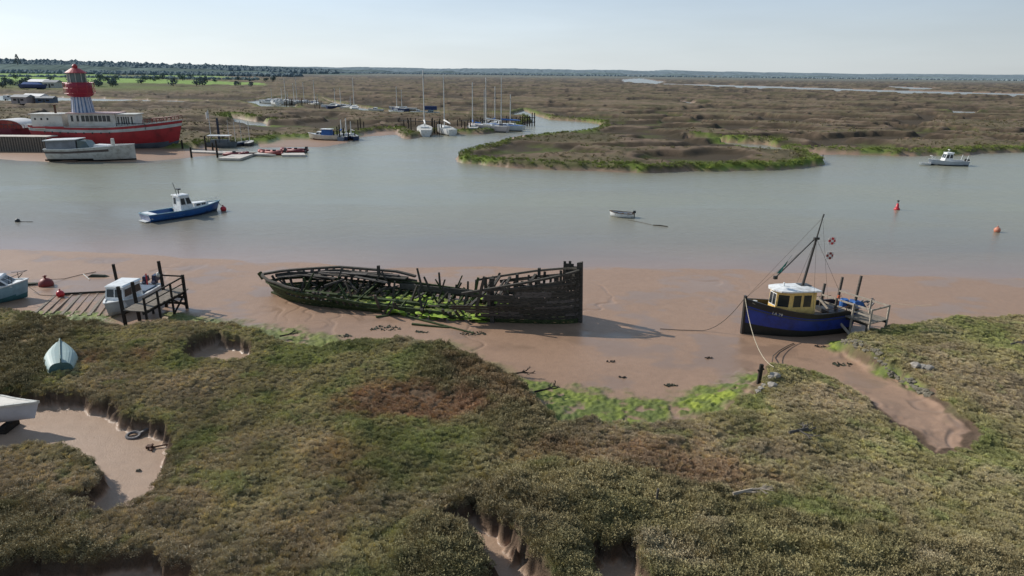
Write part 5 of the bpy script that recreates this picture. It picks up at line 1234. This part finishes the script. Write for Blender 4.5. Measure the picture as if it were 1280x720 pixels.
def sailboat(lab, c, rz, L, mh, hm, cover=None, boom_up=.0, cabin=True, group=None, sail=True, fore=True, dk=None, name='sailing_boat', B=None, rigm=None):
    t = thing(name, lab, 'sailing boat', (c.x, c.y, c.z), rz, group); L *= 1.2; B = B or L*.36; fb = L*.15
    mb, pt, bf = hull(L, B, lambda u: fb*(1+.35*u*u), lambda u: -.3, None, [(.35, 0), (-9, 1)], e=.5, full=.5, transom=.62, rake=.07, nx=14, nz=6)
    merge(mb.build('hull', [hm, DGREY], t)); deck(pt, .04, dk or OWHITE, t)
    if cabin:
        z = fb; o = MB().hexa([(-L*.12, -B*.27, z), (L*.24, -B*.16, z), (L*.24, B*.16, z), (-L*.12, B*.27, z)], [(-L*.12, -B*.23, z+.5), (L*.2, -B*.13, z+.38), (L*.2, B*.13, z+.38), (-L*.12, B*.23, z+.5)]).build('cabin', WHITE, t)
        for s_ in (-1, 1): MB().beam((-L*.08, s_*B*.255, z+.25), (L*.14, s_*B*.185, z+.25), .05, .15).build('side_window', GLASS, o)
    mx = L*.08; MB().tube((mx, 0, fb*.9), (mx, 0, mh), .15 if L > 5 else .06, .11 if L > 5 else .045, 6).build('mast', rigm or ALU, t)
    m = MB(); rr = .018 if L > 5 else .012
    for q in ((L*.5, 0, fb*1.35), (-L*.48, 0, fb), (mx-.1, B*.45, fb), (mx-.1, -B*.45, fb)): m.tube((mx, 0, mh*.97), q, rr, rr, 3)
    if L > 5: m.tube((mx, -B*.28, mh*.55), (mx, B*.28, mh*.55), .04, .04, 4)
    m.build('rigging', DMAST, t)
    if sail:
        m = MB(); z = fb+1.25 if L > 4 else fb+.6; m.tube((mx, 0, z+boom_up), (-L*.36, 0, z), .06, .06, 5); bo = m.build('boom', rigm or ALU, t)
        if cover:
            m = MB(); m.tube((mx, 0, z+boom_up+.16), (-L*.34, 0, z+.12), .26 if L > 5 else .12, .13, 8); m.build('sail_cover', cover, bo)
    return t
WC = mat('white_sail_cover', (.68, .66, .63), .8, .15, 3); PINKH = mat('pinkish_white_hull', (.58, .50, .47), .5, .2, 1); DHUL = mat('dark_blue_hull', (.03, .05, .12), .4, .3, 1)
def SB(lab, px, yb, ytop, hw, rz, *a, **k):
    c = P(px, yb, 0); mh = Zat(px, ytop, c.y); return sailboat(lab, c, rz, hw, mh, *a, **k)
SB('white hulled yacht with the tallest mast, stern towards us, leftmost of the far pier group', 531, 168.5, 88, 9.5, R(100), WHITE, WC, .5)
SB('second white yacht of the far pier group, pale boom angled right', 557, 167.5, 92, 9.0, R(115), WHITE, WC, .5)
SB('yacht with a bright blue cockpit cover left of the pinkish hull', 591, 164.5, 103, 7.5, R(95), mat('grey_blue_hull', (.2, .25, .32), .5, .2, 1), TARPB, .2)
SB('pinkish white broad yacht in the middle of the far pier group', 611, 164.5, 97, 9.2, R(160), PINKH, WC, .5, B=4.0)
SB('yacht with a short mast just behind the pinkish hull', 618, 160, 108, 7.5, R(80), OWHITE, TARPB)
SB('rightmost tall masted yacht of the far pier group, blue covers', 630, 163.5, 96, 8.8, R(170), mat('grey_white_topside', (.52, .55, .56)), TARPB, .2, dk=TARPB)
SB('thin masted small boat behind the rightmost yachts of the pier', 604, 157, 112, 6.5, R(60), OWHITE, None, sail=False)
SB('small yacht between the two rightmost masts with a blue cover', 640, 161, 118, 6.5, R(150), WHITE, TARPB)
c = P(597, 163); MB_ = MB(); MB_.hexa([(-1.3,-1,.9),(1.3,-1,.9),(1.3,1,.9),(-1.3,1,.9)], [(-.7,-.7,2.4),(.9,-.8,2.1),(.9,.8,2.1),(-.7,.7,2.4)]); solo(MB_, 'cockpit_tent', TARPB, 'bright blue boat tent between the second and pinkish yachts', 'boat cover', c)
c = P(496, 161); dinghy('rowing_boat', 'small brown rowing boat aground at the left end of the far piles', (c.x, c.y, .05), R(100), 3.6, 1.6, .8, mat('pale_brown_hull', (.30, .25, .21), .7, .3, 2), BROWNW)
c = P(538, 143, .2); t, pt, sh = cabin_cruiser('motor_boat', 'pale blue motor boat with a dark blue cover, behind the tall masted white yacht', (c.x, c.y, 0), R(180), 6.5, 2.4, 1.1, (PBLUE, DGREY, WHITE, PBLUE), (-1.2, 1.2, 1.8, 1.2, .4)); MB().box((0, 0, 2.6), (5.0, 1.6, 1.4)).build('dark_blue_cover', mat('navy_cover', (.03, .05, .14), .8, .3, 3), t)
for i, (px, yb, L, rz, hm) in enumerate(((495, 141, 5.5, 170, WHITE), (522, 142, 5.0, 5, WHITE), (470, 139, 6, 175, OWHITE))):
    c = P(px, yb, .1); cabin_cruiser('motor_boat', ['low white boat in the back creek above the brown rowing boat', 'low white boat in the back creek left of the blue covered boat', 'pale flat boat at the left end of the back creek'][i], c, R(rz), L, 2.1, .8, (hm, DGREY, WHITE, WHITE), (-.5, 1.2, 1.5, .6, .4))
# boats at x 390-445
c = P(406, 175.5); t, pt, sh = cabin_cruiser('cabin_boat', 'cream cabin boat with a blue canopy aground left of the dark pile cluster', (c.x, c.y, 0), R(172), 7.2, 2.8, 1.3, (mat('cream_hull', (.58, .53, .42), .5, .2, 1), RUST, WHITE, WHITE), (.0, 2.0, 2.0, .7, .5)); 
MB().hexa([(-2,-1,1.3),(.4,-1,1.3),(.4,1,1.3),(-2,1,1.3)], [(-1.7,-.9,2.5),(.3,-.9,2.6),(.3,.9,2.6),(-1.7,.9,2.5)]).build('canopy', TARPB, t); MB().box((-.7, 0, 2.66), (2.7, 2.1, .12)).build('canopy_top', WHITE, t)
for i, (px, yb, rz, hm) in enumerate(((427, 175, 100, mat('grey_blue_hull', (.2, .25, .32))), (433, 174.5, 95, DHUL), (440, 174, 120, DHUL))):
    SB(['grey blue small yacht just right of the cream cabin boat', 'dark hulled yacht in the middle of the pile cluster', 'rightmost dark hulled yacht of the pile cluster'][i], px, yb, 150-i*2 if i < 2 else 152, 5.5, R(rz), hm, TARPB if i == 0 else None, rigm=None)
for px, yb, yt in ((418, 176, 163), (422, 175.5, 158), (425, 176.5, 156), (430, 176, 160), (436, 176, 162), (444, 175, 165), (448, 168, 150), (451, 167, 147), (455, 164, 152)):
    post(px, yb, yt, .17, 'dark pile in the cluster around the cream cabin boat', 'piles around the cream cabin boat')
for px, yb, yt in ((498, 157, 148), (505, 162, 150), (511, 164, 150), (514, 166.5, 147), (541, 166, 147), (543.5, 168, 150), (546.5, 168, 152), (549, 168.5, 151), (552, 168, 154), (572, 163, 150), (577, 164, 150), (581, 165.5, 152), (585, 166, 150), (588, 165, 153), (603, 160, 148), (625, 165, 147), (627.5, 165, 151), (622, 163, 150), (633, 163, 145), (645, 158, 146), (648, 158, 148)):
    post(px, yb, yt, .17, 'dark pile standing among the yachts of the far pier', 'piles among the far yachts')
def pier():
    t = thing('pile_pier', 'open pier of dark piles right of the far yachts', 'pier', (0, 0, 0))
    for px, yb in ((650, 157), (653, 157.5), (656, 157), (659, 157.5), (662, 157), (665, 157.5), (668, 157)):
        p = P(px, yb); h = Zat(px, 141 if px > 664 else 145, p.y); MB().tube((p.x, p.y, -.5), (p.x, p.y, h), .2, .17, 7).build('pile', OLDWOOD, t)
    a, b = P(649, 157.2), P(669, 157.3); z = Zat(655, 147, a.y); MB().beam((a.x, a.y, z), (b.x, b.y, z), .25, .2).build('cross_beam', OLDWOOD, t); MB().beam((a.x, a.y, z-1.4), (b.x, b.y, z-1.4), .2, .15).build('cross_beam', OLDWOOD, t)
pier()
def walkway(lab, x0, y0, x1, y1, z=1.7):
    a, b = P(x0, y0), P(x1, y1); t = thing('jetty', lab, 'jetty', (0, 0, 0)); m = MB(); m.beam((a.x, a.y, z), (b.x, b.y, z), 1.2, .16); m.build('deck', WRECKT, t)
    n = 6
    for i in range(n+1): p = a.lerp(b, i/n); MB().tube((p.x, p.y, -.4), (p.x, p.y, z+.9), .14, .13, 6).build('post', OLDWOOD, t)
walkway('low plank jetty running behind the far yachts to the pile pier', 575, 158, 650, 156)
walkway('low plank jetty behind the left two white yachts', 500, 158, 560, 160)
# dinghies with masts near the pontoons
for i, (px, yt, ln) in enumerate(((285, 150, .8), (293, 152, 0), (301, 150, 0), (312, 151, 0))):
    SB(['little sailing dinghy with a leaning mast beside the white canopy', 'second little sailing dinghy from the left behind the pontoons', 'third little sailing dinghy from the left behind the pontoons', 'rightmost little sailing dinghy behind the pontoons'][i], px, 183-i*.5, yt, 3.9, R(20+i*25), [WHITE, LGREY, DHUL, DGREY][i], None, cabin=False, sail=False)
# marina far left of centre
marina = [(338, 128, 111), (351, 129, 110), (357, 130, 97), (361, 129, 115), (370, 130, 104), (374, 131, 96), (382, 130, 103), (394, 131, 100), (396, 133, 118), (417, 135, 110), (424, 136, 110), (437, 137, 121), (443, 138, 97), (498, 139, 108), (505, 139, 112)]
for i, (px, yb, yt) in enumerate(marina):
    c = P(px, yb, .2); c.z = 0; mh = Zat(px, yt, c.y)
    sailboat('laid up yacht with a bare mast in the distant back creek', c, R(20+37*i), 8.5, mh, [WHITE, DHUL, OWHITE][i % 3], None, group='yachts in the distant back creek', sail=False)
rn = random.Random(8)
for i in range(24):
    px = rn.uniform(353, 402); yb = 131+(px-353)*.07+rn.uniform(0, 3.5); post(px, yb, yb-rn.uniform(6, 11), .16, 'thin dark pile in the distant back creek', 'piles in the distant back creek')
for i, (px, yb) in enumerate(((336, 129.5), (346, 129), (343, 130.5))):
    c = P(px, yb, .9); cabin_cruiser('motor_boat', 'low white motor boat laid up on the distant marsh edge', c, R(170-i*20), 7, 2.4, 1.1, (WHITE, OWHITE, WHITE, WHITE), (-1, 1.5, 1.7, .8, .5), group='white boats on the distant marsh edge')
# ---- yard huts and vehicles beyond the lightship
def hut(px, yb, w, d_, h, wm, rm, name, lab, cat='hut', z=1.5):
    c = P(px, yb, z); t = thing(name, lab, cat, c, R(random.uniform(-15, 15)))
    A, B_, C, D = (-w/2, -d_/2, -.3), (w/2, -d_/2, -.3), (w/2, -d_/2, h), (-w/2, -d_/2, h)
    wl = MB().hexa([A, B_, (w/2, d_/2, -.3), (-w/2, d_/2, -.3)], [D, C, (w/2, d_/2, h), (-w/2, d_/2, h)]).build('wall', wm, t)
    windows(wl, A, B_, C, D, [(.15, .35), (.6, .8)], .45, .75, wm); MB().panel(A, B_, C, D, .42, .54, .1, .78, .04, .01).build('door', DGREY, wl)
    r = MB(); o = .3; r.add([(-w/2-o, -d_/2-o, h), (w/2+o, -d_/2-o, h), (w/2+o, d_/2+o, h), (-w/2-o, d_/2+o, h), (-w/2-o, 0, h*1.4), (w/2+o, 0, h*1.4)], [(0, 1, 5, 4), (2, 3, 4, 5), (0, 4, 3), (1, 2, 5), (0, 3, 2, 1)]); r.build('roof', rm, t)
SLATE = mat('grey_roof_sheet', (.20, .21, .22), .6, .3, 1)
hut(30, 128.5, 7, 5, 2.4, mat('pinkish_wall', (.42, .33, .30), .7, .2, 1), SLATE, 'pinkish_shed', 'small pinkish shed at the end of the track beyond the houseboat', 'shed')
hut(46, 128, 9, 5, 2.6, OWHITE, mat('pale_roof_sheet', (.66, .63, .60)), 'white_roofed_shed', 'long white roofed shed beyond the houseboat', 'shed')
hut(59, 128.5, 7, 4, 2.0, mat('slate_blue_wall', (.10, .13, .18), .7, .2, 1), SLATE, 'blue_grey_shed', 'low blue grey shed right of the white roofed shed', 'shed')
hut(52, 109.5, 16, 9, 4.2, mat('slate_blue_wall', (.10, .13, .18)), mat('pale_roof_sheet', (.66, .63, .60)), 'boat_shed', 'pale roofed boat shed among hedges beyond the marsh at far left', 'shed')
hut(67, 110, 10, 8, 4, OWHITE, SLATE, 'grey_roofed_cottage', 'whitish cottage with grey roof right of the boat shed', 'cottage')
hut(190, 84.0, 40, 20, 8, WHITE, mat('pale_roof_sheet', (.66, .63, .60)), 'white_farmhouse', 'tiny white farm building below the wooded skyline at left', 'house', 20)
hut(630, 87.2, 90, 20, 8, WHITE, mat('pale_roof_sheet', (.66, .63, .60)), 'long_white_building', 'tiny long white building on the far shore at the centre', 'building', 4)
m = MB(); rn = random.Random(2)
c = P(42, 111, 1.5); t = thing('parked_boats', 'row of blue covered hulls laid up at the far left hedge', 'boat', c)
for k in range(1): 
    mb, pt, bf = hull(17, 5, lambda u: 3.0, lambda u: .2, None, [(-9, 0)], nx=10, nz=5, full=.6); merge(mb.build('hull', [mat('violet_blue_hull', (.06, .08, .19), .6, .3, .6)], t)); MB().hexa([(-7,-2,3),(6,-1.5,3),(6,1.5,3),(-7,2,3)], [(-6,-.6,4.4),(4,-.5,4.2),(4,.5,4.2),(-6,.6,4.4)]).build('cover', TARPB, t)
t['label'] = 'large violet blue covered hull laid up at the far left hedge'; t.name = 'laid_up_boat'
def van(px, yb, lab, m_):
    c = P(px, yb, 1.5); t = thing('parked_van', lab, 'van', c, R(10)); L = 4.8
    b_ = MB(); b_.hexa([(-L/2,-.95,.35),(L/2,-.95,.35),(L/2,.95,.35),(-L/2,.95,.35)], [(-L/2,-.9,1.2),(L/2,-.9,1.1),(L/2,.9,1.1),(-L/2,.9,1.2)]); b_.hexa([(-L/2,-.9,1.2),(L*.34,-.9,1.2),(L*.34,.9,1.2),(-L/2,.9,1.2)], [(-L/2+.1,-.8,2.2),(L*.18,-.8,2.2),(L*.18,.8,2.2),(-L/2+.1,.8,2.2)]); b_.build('body', m_, t)
    for x_ in (-1.5, 1.5):
        for s_ in (-1, 1): MB().tube((x_, s_*.75, .35), (x_, s_*.97, .35), .35, .35, 12).build('wheel', BLACK, t)
    MB().panel((-L/2, -.92, 1.2), (L*.34, -.92, 1.2), (L*.18, -.8, 2.2), (-L/2+.1, -.8, 2.2), .5, .93, .25, .8, .02, .0).build('side_window', GLASS, t)
van(13, 125.5, 'white van parked on the track beyond the houseboat', WHITE)
# white egret-sized sign boards on the bank
for px, py in ((1028, 197.5), (894, 196)):
    pass
post(1028, 199.5, 193, .09, 'thin marker stake at the right tip of the island', 'marker stakes', name='marker_stake', cat='stake'); post(845, 182, 176, .09, 'lone thin stake on the island ridge left of the marker', 'marker stakes', name='marker_stake', cat='stake')
flat('mud_punt', 'flat brown punt stranded on the mud behind the pontoons', [(329, 168), (331, 165.5), (345, 165.3), (344, 168)], .8, .4, BROWNW, 'punt')

# ================================================================== land beyond: hills, hedges, trees
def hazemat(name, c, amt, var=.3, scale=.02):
    hzc = (.27, .33, .38); m_ = mat(name, [c[i]*(1-amt)+hzc[i]*amt for i in range(3)], .95, var, scale, spec=.0); return m_  # distance haze blended into the base colour
def ridge(name, d0, prof, m_, jit, seed, depth, n=700, fx=1.4):
    m = MB(); rn = random.Random(seed); r0 = []; r1 = []; r2 = []
    xs = np.linspace(-fx*d0, fx*d0, n); hs = np.interp(xs/d0, *zip(*prof)); nz_ = fbm(xs/(d0*.035), xs*0+seed, seed, 5)*jit+vn(xs/(d0*.0022), xs*0+3, seed+9)*jit*.22
    for x_, h_, q in zip(xs, hs, nz_):
        h_ = max(1.0, h_+q*min(1, h_/8)); r0.append(Vector((x_, d0, -1))); r1.append(Vector((x_, d0+depth*.15, h_*.8))); r2.append(Vector((x_, d0+depth*.5, h_)))
    r3 = [Vector((p.x, d0+depth, -1)) for p in r0]
    m.grid([r0, r1, r2, r3]); o = m.build(name, m_, None); tagp(o, kind='structure'); return o
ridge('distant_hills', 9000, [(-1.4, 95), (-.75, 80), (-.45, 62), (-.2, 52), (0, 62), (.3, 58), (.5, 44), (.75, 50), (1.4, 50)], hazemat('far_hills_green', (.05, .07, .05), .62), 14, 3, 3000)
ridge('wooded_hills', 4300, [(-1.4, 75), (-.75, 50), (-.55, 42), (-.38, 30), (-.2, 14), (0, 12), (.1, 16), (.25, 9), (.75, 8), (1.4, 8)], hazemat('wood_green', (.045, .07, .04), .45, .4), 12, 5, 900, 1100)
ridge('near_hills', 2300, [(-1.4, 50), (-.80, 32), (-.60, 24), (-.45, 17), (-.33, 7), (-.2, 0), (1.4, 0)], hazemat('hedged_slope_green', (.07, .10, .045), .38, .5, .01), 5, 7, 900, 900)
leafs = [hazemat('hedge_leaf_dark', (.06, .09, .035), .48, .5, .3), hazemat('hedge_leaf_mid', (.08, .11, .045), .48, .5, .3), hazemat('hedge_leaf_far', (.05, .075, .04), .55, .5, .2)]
def crown_bm(r, h, seed, conic=False, n=170):
    rn = random.Random(seed); m = MB()
    lobes = [(Vector((rn.uniform(-.5, .5)*r, rn.uniform(-.5, .5)*r, h*rn.uniform(.45, .85))), r*rn.uniform(.35, .6)) for _ in range(7)]
    for k in range(n):
        if conic: f = rn.random(); a = rn.uniform(0, 6.283); q = Vector((math.cos(a)*r*(1-f)*.9, math.sin(a)*r*(1-f)*.9, h*(.12+.86*f)))
        else:
            c_, rr_ = rn.choice(lobes); d = Vector((rn.gauss(0, 1), rn.gauss(0, 1), rn.gauss(0, .8))).normalized(); q = c_+d*rr_*rn.uniform(.6, 1.05)
        s_ = r*rn.uniform(.10, .22); a_, b_, c2 = [Vector((rn.uniform(-1, 1), rn.uniform(-1, 1), rn.uniform(-1, 1)))*s_ for _ in range(3)]
        m.add([q+a_, q+b_, q+c2, q-a_*.7], [(0, 1, 2), (0, 2, 3), (0, 3, 1), (1, 3, 2)])
    return m
protos = []
for k in range(4):
    cm = crown_bm(1.0, 1.25, 40+k).build('crown', leafs[k % 2]); tm = MB().tube((0, 0, 0), (0, 0, .7), .06, .04, 6).build('trunk', OLDWOOD)
    protos.append((cm.data, tm.data)); bpy.data.objects.remove(cm); bpy.data.objects.remove(tm)
def tree(p, s, k, lab, grp, zs=1.0, cat='tree', name='hedge_tree'):
    t = thing(name, lab, cat, p, random.uniform(0, 6), grp)
    for nm, me_ in zip(('crown', 'trunk'), protos[k % 4]):
        o = bpy.data.objects.new(nm, me_); col.objects.link(o); o.parent = t; o.scale = (s, s, s*zs)
    return t
rn = random.Random(21)
for i in range(26):
    px = rn.uniform(-60, 345); tree(P(px, 108.5+rn.uniform(-1.5, 2.5)-(px > 160)*2, 1.6), rn.uniform(2.2, 4.6), i, 'bushy tree in the near hedge line beyond the far left marsh', 'trees of the near hedge line', rn.uniform(.8, 1.3))
for i in range(30):
    px = rn.uniform(-60, 420); tree(P(px, 100.5+rn.uniform(-2, 3), 1.6), rn.uniform(3, 5.5), i, 'rounded tree in the middle hedge row between the green fields', 'trees of the middle hedge row', rn.uniform(.8, 1.2))
def canopy_mass(name, lab, n, xr, yr, zf, s0, s1, m_, seed):
    rn = random.Random(seed); m = MB()
    ico = [(0,0,1)]+[(math.cos(a*1.2566)*.9, math.sin(a*1.2566)*.9, .45) for a in range(5)]+[(math.cos(a*1.2566+.6)*1.05, math.sin(a*1.2566+.6)*1.05, -.35) for a in range(5)]
    fs = [(0, 1+k, 1+(k+1) % 5) for k in range(5)]+[(1+k, 6+k, 1+(k+1) % 5) for k in range(5)]+[(1+(k+1) % 5, 6+k, 6+(k+1) % 5) for k in range(5)]
    for _ in range(n):
        y = rn.uniform(*yr); x = y*rn.uniform(*xr); s = rn.uniform(s0, s1); z = zf(x, y)+s*.3
        m.add([(x+v[0]*s*rn.uniform(.8, 1.2), y+v[1]*s, z+v[2]*s*rn.uniform(.7, 1.1)) for v in ico], fs)
    return tagp(m.build(name, m_), lab, 'woodland', kind='stuff')
canopy_mass('far_hedges', 'dark hedges and copses beyond the far left marsh', 700, (-1.2, -.36), (1000, 1060), lambda x, y: 1, 2, 4, leafs[0], 1)
canopy_mass('far_woodland', 'woodland belt under the left skyline', 1800, (-1.2, -.30), (1500, 1650), lambda x, y: 1, 4, 8, leafs[2], 2)
nh = lambda x, y: float(np.interp(x/2600, [-1.4, -.80, -.60, -.45, -.33, -.2], [50, 32, 24, 17, 7, 0]))*min(1, max(.3, (y-2300)/400))
canopy_mass('skyline_woods', 'wooded skyline along the low hills at left', 2400, (-1.2, -.25), (2450, 2760), nh, 7, 15, leafs[2], 3)
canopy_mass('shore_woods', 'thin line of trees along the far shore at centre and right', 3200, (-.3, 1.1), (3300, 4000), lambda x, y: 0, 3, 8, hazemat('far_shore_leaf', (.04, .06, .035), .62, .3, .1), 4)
# the lone conical tree on the skyline
p = P(22, 90, 20); p = atY(22, 79, 2300); t = thing('lone_conifer', 'lone tall conical tree standing above the far left skyline', 'tree', (p.x, 2300, p.z-6))
crown_bm(12, 34, 77, True, 320).build('crown', leafs[2], t); MB().tube((0, 0, 0), (0, 0, 10), 1.2, .8, 8).build('trunk', OLDWOOD, t)
